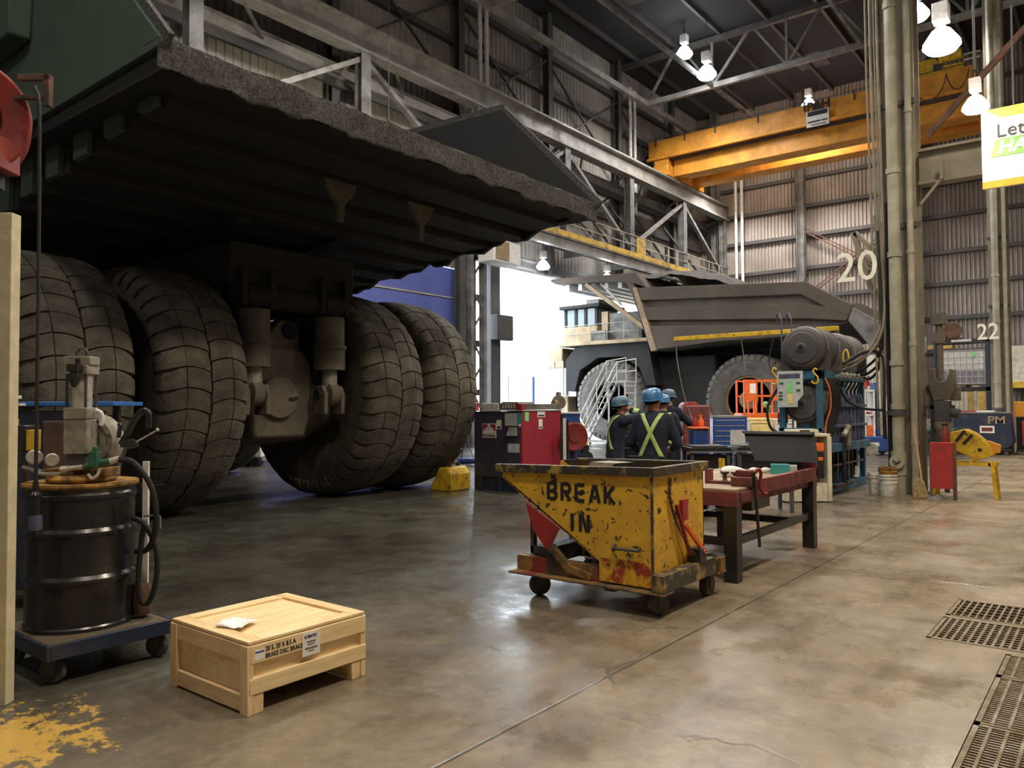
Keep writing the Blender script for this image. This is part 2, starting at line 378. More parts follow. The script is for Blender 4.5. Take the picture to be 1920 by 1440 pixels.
DUST = (0.13, 0.112, 0.088)
MT = dict(
    floor=floor_mat(),
    pit=mat('pit', (0.02, 0.018, 0.015), 0.9),
    grate=mat('grate_steel', (0.21, 0.18, 0.13), 0.45, 0.6, (0.16, 0.11, 0.06), 0.5, 6),
    clad=mat('wall_cladding', (0.42, 0.375, 0.34), 0.45, 0.0, (0.18, 0.147, 0.128), 0.46, 0.35, 0.12, soft=0.25),
    cladl=mat('side_cladding', (0.40, 0.37, 0.33), 0.5, 0.0, (0.10, 0.09, 0.08), 0.45, 0.3, 0.12, soft=0.25),
    girt=mat('dark_girt', (0.055, 0.055, 0.058), 0.6, 0, (0.10, 0.09, 0.075), 0.35, 1.2),
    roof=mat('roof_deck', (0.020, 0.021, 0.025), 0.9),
    steel=mat('grey_steel', (0.22, 0.22, 0.215), 0.5, 0.1, (0.09, 0.085, 0.08), 0.45, 1.1),
    steell=mat('pale_steel', (0.31, 0.305, 0.29), 0.45, 0.1, (0.17, 0.15, 0.13), 0.38, 1.0),
    steeld=mat('dark_steel', (0.06, 0.06, 0.063), 0.55, 0.1, (0.11, 0.1, 0.09), 0.35, 1.4),
    beige=mat('beige_column_paint', (0.25, 0.222, 0.16), 0.5, 0, (0.13, 0.11, 0.08), 0.36, 1.2, soft=0.2),
    pipe=mat('pale_green_pipe', (0.40, 0.385, 0.30), 0.5, 0, (0.17, 0.15, 0.105), 0.34, 1.3, soft=0.2),
    crane=mat('crane_orange_yellow', (0.95, 0.40, 0.045), 0.45, 0, (0.45, 0.19, 0.03), 0.28, 1.0, soft=0.2),
    yellow=mat('safety_yellow', (0.78, 0.50, 0.03), 0.45, 0, (0.30, 0.18, 0.03), 0.33, 5, chips=(0.03, 0.025, 0.02), camt=0.1),
    walkyel=mat('walkway_yellow', (0.60, 0.38, 0.07), 0.5, 0, (0.2, 0.14, 0.06), 0.4, 2),
    tyre=mat('dusty_tyre', (0.130, 0.114, 0.086), 0.85, 0, (0.048, 0.044, 0.037), 0.50, 2.6, 0.25, 0.9, 26, soft=0.16),
    tyred=mat('dark_tyre', (0.035, 0.034, 0.032), 0.85, 0, (0.075, 0.066, 0.052), 0.42, 1.4, 0.2, soft=0.2),
    tyreg=mat('grey_tyre', (0.165, 0.155, 0.14), 0.85, 0, (0.07, 0.066, 0.06), 0.45, 1.5, 0.2, soft=0.2),
    green=mat('body_green', (0.062, 0.108, 0.072), 0.5, 0, (0.058, 0.074, 0.056), 0.42, 0.9, soft=0.25, bumps=0.1, bscale=9),
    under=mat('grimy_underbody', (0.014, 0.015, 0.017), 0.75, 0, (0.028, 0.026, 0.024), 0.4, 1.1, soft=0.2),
    mud=mat('caked_mud', (0.105, 0.105, 0.099), 0.95, 0, (0.028, 0.027, 0.026), 0.46, 26.0, 0.35, 1.0, 45, soft=0.12),
    axle=mat('dusty_axle', (0.17, 0.145, 0.11), 0.75, 0, (0.055, 0.05, 0.043), 0.42, 1.8, soft=0.22),
    body2=mat('dusty_brown_body', (0.125, 0.104, 0.083), 0.8, 0, (0.082, 0.070, 0.057), 0.45, 0.7, soft=0.25),
    load=mat('body_liner', (0.12, 0.11, 0.10), 0.9, 0, (0.07, 0.065, 0.06), 0.5, 2, bumps=0.6, bscale=8),
    tan=mat('tan_paint', (0.42, 0.32, 0.19), 0.55, 0, (0.20, 0.15, 0.10), 0.42, 1.4, soft=0.2),
    rim=mat('rusty_rim', (0.40, 0.25, 0.11), 0.6, 0, (0.12, 0.09, 0.06), 0.42, 2.2, soft=0.2),
    black=mat('black_paint', (0.016, 0.016, 0.017), 0.35, 0, (0.05, 0.045, 0.038), 0.25, 3),
    blackr=mat('black_rubber', (0.012, 0.012, 0.012), 0.7),
    drum=mat('gloss_black_drum', (0.012, 0.012, 0.013), 0.25, 0, (0.03, 0.028, 0.026), 0.28, 3, bumps=0.05, bscale=10),
    navy=mat('navy_paint', (0.018, 0.028, 0.060), 0.4, 0, (0.06, 0.055, 0.05), 0.27, 3),
    blue=mat('blue_paint', (0.022, 0.065, 0.25), 0.4, 0, (0.04, 0.05, 0.08), 0.25, 4),
    teal=mat('steel_blue_paint', (0.030, 0.130, 0.220), 0.45, 0, (0.05, 0.055, 0.06), 0.33, 4),
    bluem=mat('faded_blue', (0.085, 0.10, 0.19), 0.5, 0, (0.04, 0.042, 0.055), 0.4, 5),
    bright=mat('bright_blue', (0.04, 0.18, 0.55), 0.3),
    helmet=mat('helmet_blue', (0.035, 0.17, 0.42), 0.28, 0, (0.15, 0.28, 0.42), 0.25, 9),
    helmet2=mat('helmet_grey_blue', (0.05, 0.13, 0.22), 0.35, 0, (0.16, 0.22, 0.25), 0.35, 9),
    cloth=mat('navy_coverall', (0.010, 0.015, 0.034), 0.9, 0, (0.022, 0.028, 0.048), 0.4, 6, bumps=0.5, bscale=14),
    hiviz=mat('hi_viz_lime', (0.50, 0.66, 0.22), 0.6, 0, (0.36, 0.48, 0.16), 0.4, 12),
    skin=mat('skin', (0.50, 0.26, 0.17), 0.55, 0, (0.42, 0.19, 0.12), 0.4, 14),
    hair=mat('short_dark_hair', (0.03, 0.022, 0.017), 0.8),
    red=mat('red_paint', (0.36, 0.030, 0.030), 0.42, 0, (0.14, 0.02, 0.02), 0.28, 4),
    redd=mat('maroon_paint', (0.20, 0.035, 0.035), 0.5, 0, (0.07, 0.03, 0.028), 0.42, 5),
    unitred=mat('unit_red', (0.33, 0.025, 0.045), 0.4),
    unitshade=mat('unit_shaded_red', (0.050, 0.034, 0.060), 0.4, 0, (0.04, 0.05, 0.09), 0.45, 2.5, soft=0.25),  # front of the red unit, with its shade put into the colour
    reel=mat('reel_red', (0.27, 0.036, 0.030), 0.42, 0, (0.16, 0.026, 0.022), 0.35, 6),
    orange=mat('lift_orange', (0.85, 0.16, 0.03), 0.45, 0, (0.4, 0.1, 0.04), 0.25, 4),
    cream=mat('cream_panel', (0.66, 0.60, 0.40), 0.5, 0, (0.42, 0.36, 0.22), 0.33, 3, soft=0.2, chips=(0.16, 0.1, 0.05), camt=-0.1, cscale=6),
    creamw=mat('cream_cabinet', (0.70, 0.66, 0.50), 0.5, 0, (0.4, 0.36, 0.26), 0.25, 4),
    buff=mat('buff_yellow', (0.80, 0.64, 0.26), 0.5),
    white=mat('white_paint', (0.74, 0.74, 0.72), 0.5, 0, (0.45, 0.44, 0.41), 0.28, 5),
    bucket=mat('bucket_white', (0.74, 0.72, 0.66), 0.4, 0, (0.34, 0.30, 0.24), 0.35, 7),
    paper=mat('paper', (0.86, 0.85, 0.83), 0.7),
    ink=mat('black_ink', (0.015, 0.015, 0.018), 0.6),
    label=mat('metal_label', (0.56, 0.60, 0.60), 0.4, 0, (0.4, 0.44, 0.45), 0.4, 9),
    lgreen=mat('green_sticker', (0.24, 0.72, 0.30), 0.5),
    dgreen=mat('dark_green', (0.03, 0.14, 0.07), 0.5, 0, (0.02, 0.06, 0.04), 0.4, 8),
    tealbox=mat('teal_tub', (0.06, 0.36, 0.36), 0.45),
    chrome=mat('bright_steel', (0.62, 0.60, 0.56), 0.35, 0.45, (0.3, 0.28, 0.25), 0.3, 8),
    cast=mat('cast_grey', (0.33, 0.31, 0.26), 0.5, 0.2, (0.14, 0.125, 0.10), 0.4, 6),
    ochre=mat('ochre_rust', (0.46, 0.24, 0.03), 0.6, 0, (0.10, 0.06, 0.03), 0.5, 9),
    hopper=mat('chipped_yellow', (0.80, 0.47, 0.030), 0.45, 0, (0.50, 0.27, 0.045), 0.34, 3.0, 0.12, soft=0.2, chips=(0.035, 0.028, 0.02), camt=0.30, cscale=17),
    scraped=mat('scraped_red_yellow', (0.74, 0.43, 0.03), 0.5, 0, (0.34, 0.045, 0.02), 0.52, 7, soft=0.05, chips=(0.04, 0.03, 0.02), camt=0.2, cscale=20),
    hopbase=mat('worn_yellow_steel', (0.33, 0.18, 0.035), 0.6, 0, (0.055, 0.04, 0.03), 0.52, 4, soft=0.12, chips=(0.24, 0.03, 0.02), camt=0.3, cscale=3),
    rimblk=mat('scraped_rim', (0.05, 0.045, 0.04), 0.45, 0.1, (0.42, 0.28, 0.07), 0.36, 7, soft=0.06),
    pine=wood_mat('pine_boards', (0.76, 0.53, 0.25), (0.97, 0.79, 0.47), 1, (9, 1.2, 9)),
    pinex=wood_mat('pine_boards_cross', (0.70, 0.46, 0.21), (0.93, 0.71, 0.40), 1, (1.2, 9, 9)),
    pinez=wood_mat('pine_post', (0.72, 0.49, 0.23), (0.94, 0.73, 0.42), 1, (9, 9, 1.2)),
    handle=mat('broom_handle_wood', (0.48, 0.24, 0.12), 0.6),
    straw=mat('broom_straw', (0.48, 0.36, 0.17), 0.9, 0, (0.2, 0.14, 0.07), 0.45, 25, bumps=0.8, bscale=60),
    rubberdk=mat('caster_rubber', (0.045, 0.042, 0.038), 0.7, 0, (0.10, 0.09, 0.075), 0.45, 8),
    board=mat('white_siding', (0.66, 0.62, 0.50), 0.6, 0, (0.4, 0.36, 0.27), 0.35, 3),
    ibc=mat('milky_tank', (0.70, 0.71, 0.72), 0.45),
    ibcdk=mat('milky_tank_liquid', (0.24, 0.24, 0.29), 0.45),
    rust=mat('rusty_iron', (0.16, 0.075, 0.05), 0.75, 0.1, (0.07, 0.05, 0.04), 0.45, 5),
    flap=mat('dusty_hose', (0.21, 0.18, 0.14), 0.7),
    signw=mat('sign_white', (0.95, 0.95, 0.92), 0.5),
    signo=mat('sign_orange', (0.95, 0.46, 0.05), 0.5),
    signy=mat('sign_yellow', (0.95, 0.72, 0.10), 0.5),
    signg=mat('sign_green', (0.28, 0.66, 0.16), 0.5),
    num=mat('number_cream', (0.96, 0.92, 0.76), 0.5),
    doorblue=mat('door_blue', (0.10, 0.13, 0.42), 0.5, 0, (0.07, 0.09, 0.28), 0.4, 0.5, soft=0.25),
    yard=mat('pale_yard', (0.75, 0.76, 0.78), 0.9),
    lamp=glow('lit_lamp_glass', (1.0, 0.93, 0.80), 30.0),
    lampw=glow('lit_lamp_white', (0.95, 0.97, 1.0), 30.0),
    glass=mat('cab_glass', (0.10, 0.14, 0.16), 0.1),
)
# ================================================================ THE HALL
def S(o): return tag(o, kind='structure')

# floor with two recesses for the trench drains
XS, YS = [-60, -1.12, -0.64, 0.62, 16], [-12, 2.0, 5.93, 6.02, 6.70, 6.76, 7.37, 62]
mb = MB(); pit = MB()
for i in range(4):
    for j in range(7):
        x0, x1, y0, y1 = XS[i], XS[i + 1], YS[j], YS[j + 1]
        hole = (i == 2 and j == 1) or (i in (1, 2) and j in (3, 5))
        if hole:
            pit.add([(x0, y0, -.3), (x1, y0, -.3), (x1, y1, -.3), (x0, y1, -.3)], [(0, 1, 2, 3)])
            for a, b in (((x0, y0), (x1, y0)), ((x1, y0), (x1, y1)), ((x1, y1), (x0, y1)), ((x0, y1), (x0, y0))):
                if i in (1, 2) and j != 1 and a[0] == b[0] == -0.64: continue
                pit.add([(*a, 0), (*b, 0), (*b, -.3), (*a, -.3)], [(0, 1, 2, 3)])
        else: mb.add([(x0, y0, 0), (x1, y0, 0), (x1, y1, 0), (x0, y1, 0)], [(0, 1, 2, 3)])
fl = mb.build('floor', MT['floor']); S(fl)
S(pit.build('drain_pit', MT['pit'], fl, world=True))
S(MB().box(-130, -60, -60, 130, -.06, -.02).box(-60, -22.3, 62, 130, -.06, -.02).build('yard_ground', MT['yard']))

def corr(mb, a, b, z0, z1, fix, pitch, dep, axis):
    n = int(abs(b - a) / pitch); st = (b - a) / n; P = []
    for i in range(n):
        for u, d in ((0, 0), (.30, 0), (.45, dep), (.85, dep)): P.append((a + (i + u) * st, d))
    P.append((b, 0))
    vs = []
    for u, d in P:
        for z in (z0, z1): vs.append((u, fix + d, z) if axis == 'x' else (fix + d, u, z))
    return mb.add(vs, [(2 * i, 2 * i + 2, 2 * i + 3, 2 * i + 1) for i in range(len(P) - 1)])

TOP = 20.8
XW, YB = -22.0, 48.0
mb = corr(MB(), XW, 16, 0, TOP, YB, 0.215, 0.10, 'x')
wb = S(mb.build('wall_back', MT['clad'], smooth=False))
for z in (2.6, 4.6, 6.43, 8.3, 10.05, 12.05, 13.85, 15.6, 17.35, 19.1):
    S(MB().box(XW, 16, YB - .26, YB - .01, z - .11, z + .11).build('wall_girt', MT['girt'], wb, world=True))
D0, D1, DH = 25.3, 41.5, 8.05
E0, E1, EH = 13.0, 24.2, 7.5
mb = MB()
for a, b, z0 in ((-12, E0, 0), (E0, E1, EH), (E1, D0, 0), (D0, D1, DH), (D1, YB, 0)):
    corr(mb, a, b, z0, TOP, XW, 0.30, -0.04, 'y')
wl = S(mb.build('wall_left', MT['cladl'], smooth=False))
for z in (2.3, 4.4, 6.4, 8.3, 10.1, 11.95, 13.5, 15.3, 17.1, 18.9):
    g = MB()
    for a, b in (((-12, E0), (E1, D0), (D1, YB)) if z < 8.2 else ((-12, YB),)): g.box(XW + .01, XW + .26, a, b, z - .13, z + .13)
    S(g.build('wall_girt', MT['girt'], wl, world=True))
S(MB().box(15.9, 16.1, -12, YB, 0, TOP).build('wall_right', MT['clad']))
S(MB().box(-22, 16, -12.2, -12, 0, TOP).build('wall_front', MT['clad']))
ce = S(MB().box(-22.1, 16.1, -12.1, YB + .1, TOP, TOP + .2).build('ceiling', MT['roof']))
pt = MB()
for x, y in ((-17.5, 31), (-13.2, 43.5), (-10, 22), (-17.6, 17)): pt.box(x - .8, x + .8, y - 1.0, y + 1.0, TOP - .04, TOP)
S(pt.build('roof_panel', MT['steeld'], ce, world=True))
# blue shut roll-up door beside the open one
d2 = MB()
for k in range(6): d2.box(XW - .1, XW - .02, E0, E1, k * 1.25, k * 1.25 + 1.2).box(XW - .12, XW - .06, E0, E1, k * 1.25 + 1.2, k * 1.25 + 1.25)
door = S(d2.build('door_2', MT['doorblue']))
jt = MB()
for k in range(1, 6): jt.box(XW - .02, XW + .03, E0, E1, k * 1.25 - .035, k * 1.25 + .025)
S(jt.build('panel_joint', MT['pipe'], door, world=True))
S(MB().box(XW - .05, XW + .12, E1 - .12, E1, 0, EH).box(XW - .05, XW + .12, E0, E0 + .12, 0, EH).build('door_track', MT['white'], door, world=True))
dt = S(MB().box(XW - .1, XW + .25, D0 - .1, D1 + .1, DH, DH + .5).build('trim_1', MT['steel']))
# door post with its control box
po = T('door_post', 'dark steel guide post standing at the near edge of the open doorway', 'post', (XW + .2, 26.15, 0))
MB().box(-.2, .2, -.33, .33, 0, DH).build('post_section', MT['steeld'], po)
MB().box(.2, .6, -.35, .75, 4.6, 5.7).build('control_box', MT['steeld'], po, .02)
# lattice jamb column
jc = T('lattice_column', 'grey laced steel column between the blue shut door and the bright doorway', 'column', (XW + .5, 24.75, 0))
for y in (-.42, .42): MB().bar((0, y, 0), (0, y, 13.6), .18, .3).build('chord', MT['steel'], jc)
for k in range(12):
    z = .3 + k * 1.1; s = -1 if k % 2 else 1
    MB().bar((0, -.42 * s, z), (0, .42 * s, z + 1.1), .07).build('lacing_bar', MT['steel'], jc)
hb = T('unit_heater', 'pinkish white box heater fixed high beside the open doorway', 'heater', (XW + 1.25, 25.4, 7.75))
MB().box(-.45, .45, -.9, .9, 0, .95).build('casing', MT['paper'], hb, .03)
MB().box(.45, .50, -.8, .05, .08, .85).build('louvre_panel', MT['tan'], hb)

# wall columns and bracing along the left wall, wall columns at the back
for i, (y, lab) in enumerate(((11, 'dark wall column on the left wall behind the raised dump body'), (17.2, 'dark wall column left of the shut blue door, seen over the dump body'),
                              (23.8, 'dark wall column by the pair of bright conduits nearest the dump body'), (30.2, 'slim dark wall column above the open doorway'),
                              (36.8, 'dark wall column above the far truck, beside the second pair of bright conduits'), (43.3, 'dark wall column nearest the corner on the left wall'))):
    z0 = DH if D0 < y < D1 else 0
    MB().ibeam((XW + .42, y, z0), (XW + .42, y, TOP), .34, .32, .03, (1, 0, 0)).build('wall_column', MT['girt'], label=lab, cat='column', group='columns along the left wall')
for x, lab in ((-20.6, 'grey corner column where the two clad walls meet'), (-15.15, 'grey column on the corrugated back wall under the orange crane'),
               (-8.85, 'grey column on the back wall beside the numbered beige column'), (-2.4, 'column on the back wall beyond the column marked 22')):
    MB().ibeam((x, YB - .5, 0), (x, YB - .5, TOP), .50, .45, .03).build('wall_column', MT['steel'], label=lab, cat='column', group='columns on the back wall')
BR = [((23.8, 18.9), (17.4, 14.6)), ((17.4, 18.9), (23.6, 14.6)), ((24.0, 18.4), (30.0, 14.4)), ((30.0, 18.4), (24.0, 14.4)), ((30.4, 18.4), (36.6, 14.4)), ((36.6, 18.4), (30.4, 14.4)),
      ((37, 18.4), (43.1, 14.4)), ((43.1, 18.4), (37, 14.4)), ((30.4, 9.9), (36.6, 13.4)), ((36.6, 9.9), (30.4, 13.4)), ((37, 9.9), (43.1, 13.4)), ((43.1, 9.9), (37, 13.4))]
for k, (a, b) in enumerate(BR):
    MB().bar((XW + .36 + .11 * (k % 2), *a), (XW + .36 + .11 * (k % 2), *b), .09).build('cross_brace', MT['steeld'],
        label=f"thin {'rising' if a[1] < b[1] else 'falling'} diagonal of the {'upper' if k < 8 else 'lower'} X brace, {('first', 'second', 'third', 'fourth', 'third', 'fourth')[k // 2]} wall bay from the dump body", cat='brace', group='X braces on the left wall')
for a, b, w_ in (((-14.9, 12.4), (-8.95, 8.5), 'falling'), ((-14.9, 8.4), (-9.0, 12.6), 'rising')):
    MB().bar((a[0], YB - .45, a[1]), (b[0], YB - .45, b[1]), .07).bar((a[0], YB - .45, a[1] - .22), (b[0], YB - .45, b[1] - .22), .07).build('cross_brace', MT['rust'],
        label=f'double thin brown brace {w_} toward the numbered column on the back wall', cat='brace', group='braces on the back wall')
for (x, y, z0, z1, lab) in ((XW + .75, 24.75, 14.6, 20.5, 'bright conduit over the runway beam near the dump body, left one of the pair'),
                            (XW + .75, 25.2, 14.0, 20.5, 'bright conduit over the runway beam near the dump body, right one of the pair'),
                            (XW + .75, 37.6, 12.5, 19.5, 'bright vertical conduit over the far truck, the left one of its pair'),
                            (XW + .75, 38.1, 12.5, 19.5, 'bright vertical conduit over the far truck, the right one of its pair'),
                            (-19.2, YB - .6, 0, 17.5, 'bright vertical conduit in the wall corner, nearer the walkway end'),
                            (-18.8, YB - .6, 0, 17.8, 'bright vertical conduit in the wall corner, nearer the corrugated wall')):
    MB().cyl((x, y, z0), (x, y, z1), .09, n=10).build('conduit_pipe', MT['white'], label=lab, cat='pipe', group='bright vertical conduits')

# crane runway on the left: beam, lattice truss, walkway
XR = -20.0
rw = T('crane_runway', 'grey steel crane runway with a lattice truss along the left wall', 'runway', (XR, 24, 9.0))
def RW(mb, n, m): return mb.build(n, MT[m], rw, world=True)
RW(MB().ibeam((XR, -6, 14.1), (XR, YB - .3, 14.1), .55, .95, .09), 'runway_beam', 'steell')
RW(MB().box(XR - .06, XR + .06, -6, YB - .3, 14.56, 14.66), 'crane_rail', 'steeld')
RW(MB().ibeam((XR - 1.2, -6, 13.35), (XR - 1.2, YB - .5, 13.35), .3, .45, .04), 'backup_beam', 'steell')
RW(MB().box(XR - 1.35, XR - 1.2, -6, YB - .5, 12.85, 13.3), 'girder', 'girt')
PY = [-1, 5.1, 11.1, 17.2, 23.2, 29.3, 35.2, 41.4, 47.2]
for i, y in enumerate(PY):
    RW(MB().ibeam((XR, y, 9.4), (XR, y, 13.65), .42, .36, .03, (1, 0, 0)), 'post', 'steel')
    RW(MB().bar((XR, y, 13.9), (XR - 1.2, y, 13.35), .12), 'outrigger', 'steel')
    RW(MB().bar((XR, y + 1.5, 13.7), (XR - 1.2, y + 3, 13.4), .09), 'outrigger', 'steel')
for i in range(len(PY) - 1):
    a, b = (PY[i], PY[i + 1]) if i % 2 == 0 else (PY[i + 1], PY[i])
    # peaks of the lattice sit at odd posts
    RW(MB().bar((XR, b, 13.5), (XR, a, 9.9), .20, .16), 'diagonal_brace', 'steel' if i % 2 else 'steell')
    RW(MB().bar((XR - 1.25, PY[i], 12.3), (XR - 1.25, PY[i + 1], 9.8), .10), 'thin_brace', 'steeld')
wk = T('walkway', 'raised steel walkway with yellow edge and railing beneath the crane runway', 'walkway', (XR - .9, 36, 8.9))
def WK(mb, n, m): return mb.build(n, MT[m], wk, world=True)
WK(MB().ibeam((XR + .1, -6, 9.15), (XR + .1, YB - .3, 9.15), .26, .5, .04), 'edge_beam', 'steell')
WK(MB().box(XW + .3, XR + .2, -6, YB - .3, 9.42, 9.50), 'deck', 'steeld')
WK(MB().box(XR + .2, XR + .24, 12, YB - .3, 9.42, 9.68), 'toe_board', 'walkyel')
rl = MB()
for z in (10.05, 10.55): rl.tube([(XR + .2, 12, z), (XR + .2, YB - .4, z)], .028, 6)
WK(rl, 'rail', 'pipe')
for k in range(25):
    y = 12 + k * 1.48
    WK(MB().cyl((XR + .2, y, 9.5), (XR + .2, y, 10.57), .026, n=6), 'railing_post', 'pipe')
WK(MB().box(XR + .14, XR + .22, 35.6, 36.5, 9.6, 10.5).box(XR + .14, XR + .23, 35.8, 36.3, 9.75, 10.3), 'safety_gate', 'walkyel')
for k in range(8):
    y = 14 + k * 4.4
    WK(MB().ibeam((XW + .3, y, 9.2), (XR, y, 9.2), .15, .35, .03), 'cross_beam', 'steel')

# roof framing
for x, m, w, lab in ((-20.0, 'steell', .24, 'pale roof strut running above the crane runway to the back wall'), (-16.2, 'steel', .16, 'thin dark roof strut running to the back wall between lamps'),
                     (-9.0, 'steel', .14, 'thin roof strut over the middle of the hall')):
    MB().bar((x, -10, 18.1), (x, YB - .2, 18.1), w, w * 1.2).build('roof_strut', MT[m], label=lab, cat='beam', group='roof struts')
for y, lab in ((24.0, 'roof truss spanning the hall nearest the viewer'), (37.2, 'pale roof truss spanning the hall in front of the orange crane'), (10.8, 'roof truss spanning the hall over the raised dump body')):
    t = T('roof_truss', lab, 'truss', (-11, y, 18), group='roof trusses')
    MB().bar((-20, y, 18.1), (2, y, 18.1), .22, .26).build('truss_chord', MT['steell'], t, world=True)
    MB().bar((-22, y, 20.5), (16, y, 20.5), .24, .28).build('truss_chord', MT['steeld'], t, world=True)
    for k in range(6):
        x = -20 + k * 3.8
        if k: MB().bar((x, y, 18.1), (x, y, 20.5), .12).build('web_post', MT['steel'], t, world=True)
        MB().bar((x, y, 18.1), (x + (1.9 if k % 2 else 1.6), y, 20.4), .12).bar((x, y, 18.1), (x - 1.6, y, 20.4), .10).build('web_diagonal', MT['steel'], t, world=True)
for k in range(9):
    x = -20.5 + k * 2.4
    MB().box(x - .07, x + .07, -11, YB - .1, 20.55, 20.78).build('roof_purlin', MT['steeld'], label=f"dark roof purlin, {('first', 'second', 'third', 'fourth', 'fifth', 'sixth', 'seventh', 'eighth', 'ninth')[k]} from the left wall", cat='purlin', group='purlins under the roof')

# overhead travelling crane
YC = 40.0
cr = T('overhead_crane', 'orange-yellow overhead travelling crane spanning the hall at the back', 'crane', (-12.5, YC, 14.7))
def CR(mb, n, m, bev=0.0): return mb.build(n, MT[m], cr, bev, world=True)
CR(MB().box(-19.9, -4.95, YC + .15, YC + 1.2, 14.8, 15.75), 'main_girder', 'crane', .03)
up = CR(MB().box(-21.3, -5.0, YC - .25, YC + .9, 15.85, 16.95).box(-21.3, -5.0, YC - .45, YC - .25, 15.78, 15.95), 'walkway_girder', 'crane', .03)
CR(MB().box(-21.1, -5.1, YC - .1, YC + .9, 15.7, 15.86), 'ledge', 'steeld')
CR(MB().box(-20.5, -5.0, YC + 2.6, YC + 3.6, 14.9, 16.8), 'main_girder', 'crane', .03)
for x0, x1 in ((-21.0, -19.9), (-5.0, -4.0)):
    CR(MB().box(x0, x1, YC - .6, YC + 4.2, 14.75, 15.35).box(x0 + .1, x1 - .1, YC - .35, YC + .5, 15.3, 15.8), 'end_truck', 'crane', .04)
    for y in (YC - .2, YC + 3.8): CR(MB().cyl((x0 + .3, y, 14.82), (x0 + .65, y, 14.82), .2, n=14), 'wheel', 'steeld')
CR(MB().tube([(-21.2, YC - .3, 17.05), (-5.0, YC - .3, 17.05)], .02, 5), 'cable_wire', 'steeld')
for x in (-20.8, -19, -17.2, -14.8, -12.4, -10, -7.6): CR(MB().box(x - .03, x + .03, YC - .33, YC - .24, 16.6, 17.1), 'stanchion', 'steeld')
pl = CR(MB().box(-12.25, -11.15, YC - .50, YC - .46, 15.65, 16.45), 'rating_plate', 'paper')
MB().box(-12.18, -11.22, YC - .515, YC - .5, 16.2, 16.42).build('printed_band', MT['ink'], pl, world=True)
MB().box(-12.18, -11.55, YC - .515, YC - .5, 15.86, 15.94).box(-11.5, -11.22, YC - .515, YC - .5, 15.86, 15.94).box(-12.0, -11.3, YC - .515, YC - .5, 15.72, 15.76).build('printed_lines', MT['steeld'], pl, world=True)
q = text('maker_lettering', 'P&H', .62, MT['ink'], cr, (-11.65 + 12.5, -.47, 16.68 - 14.7), (1, 0, 0), (0, 0, 1), .02, bold=.02)
ho = T('crane_hoist', 'yellow hoist trolley with motors on top of the orange crane, right of the column', 'hoist', (-6.3, YC + .3, 16.95))
MB().prism([(-1.0, 0), (.95, 0), (.95, .25), (.1, .3), (-.2, .75), (-1.0, .75)], (0, -.5, 0), (1, 0, 0), (0, 0, 1), (0, 1.6, 0)).build('trolley_frame', MT['yellow'], ho, .03)
MB().cyl((-.75, -.55, 1.0), (-.75, .6, 1.0), .26, n=18).build('drum', MT['cast'], ho)
MB().cyl((.15, -.55, .65), (.9, -.55, .65), .25, n=18).cyl((.0, -.55, .65), (.15, -.55, .65), .30, n=18).build('motor', MT['yellow'], ho)
MB().box(-.25, .1, -.62, -.5, .1, .4).build('gearbox', MT['steeld'], ho)
for z in (.35, .6): MB().cyl((.95, -.4, z), (1.6, -.4, z), .05, n=8).build('pipe_fitting', MT['chrome'], ho)
fs = MB()
for x0, x1, s in ((-7.4, -6.0, .95), (-6.0, -5.1, .75)):
    fs.tube(bez((x0, YC - .52, 16.7), (x0 + .2, YC - .55, 16.7 - s * 1.5), (x1 - .2, YC - .55, 16.7 - s * 1.5), (x1, YC - .52, 16.7)), .025, 5)
fs.build('festoon_cable', MT['steeld'], label='looped black cable hanging on the right end of the orange crane', cat='cable')

# lamps
def lamp(loc, power, col, lab, s=1.0, m='lamp', spot=150, light=True, to=20.79):
    t = T('high_bay_lamp', lab, 'lamp', loc, group='lit high-bay lamps')
    MB().box(-.13 * s, .13 * s, -.13 * s, .13 * s, .42 * s, .75 * s).cyl((0, 0, .3 * s), (0, 0, .45 * s), .07 * s, n=10).build('ballast_box', MT['white'], t, .01)
    MB().tube([(0, 0, .75 * s), (0, 0, 1.0 * s)], .02 * s, 6).lathe([(.05 * s, 0), (.035 * s, .03 * s)], (0, 0, .97 * s), n=10).build('hook', MT['steeld'], t)
    MB().tube([(0, 0, .95 * s), (0, 0, to - loc[2])], .018, 6).build('hanging_rod', MT['steeld'], t)
    MB().lathe([(.08 * s, .32 * s), (.16 * s, .26 * s), (.30 * s, .05 * s), (.31 * s, -.02 * s), (.24 * s, -.10 * s), (.0, -.14 * s)], n=20).build('lamp_shade', MT[m], t)
    if light:
        d = bpy.data.lights.new('lamp_light', 'SPOT' if spot < 180 else 'POINT'); d.energy = power; d.color = col; d.shadow_soft_size = .35 * s
        if spot < 180: d.spot_size = math.radians(spot); d.spot_blend = .5 if spot < 170 else .05
        o = bpy.data.objects.new('lamp_light', d); o.parent = t; o.location = (0, 0, -.25 * s); COL.objects.link(o)
    return t
WARM, NEUT = (1.0, .85, .66), (1.0, .95, .89)
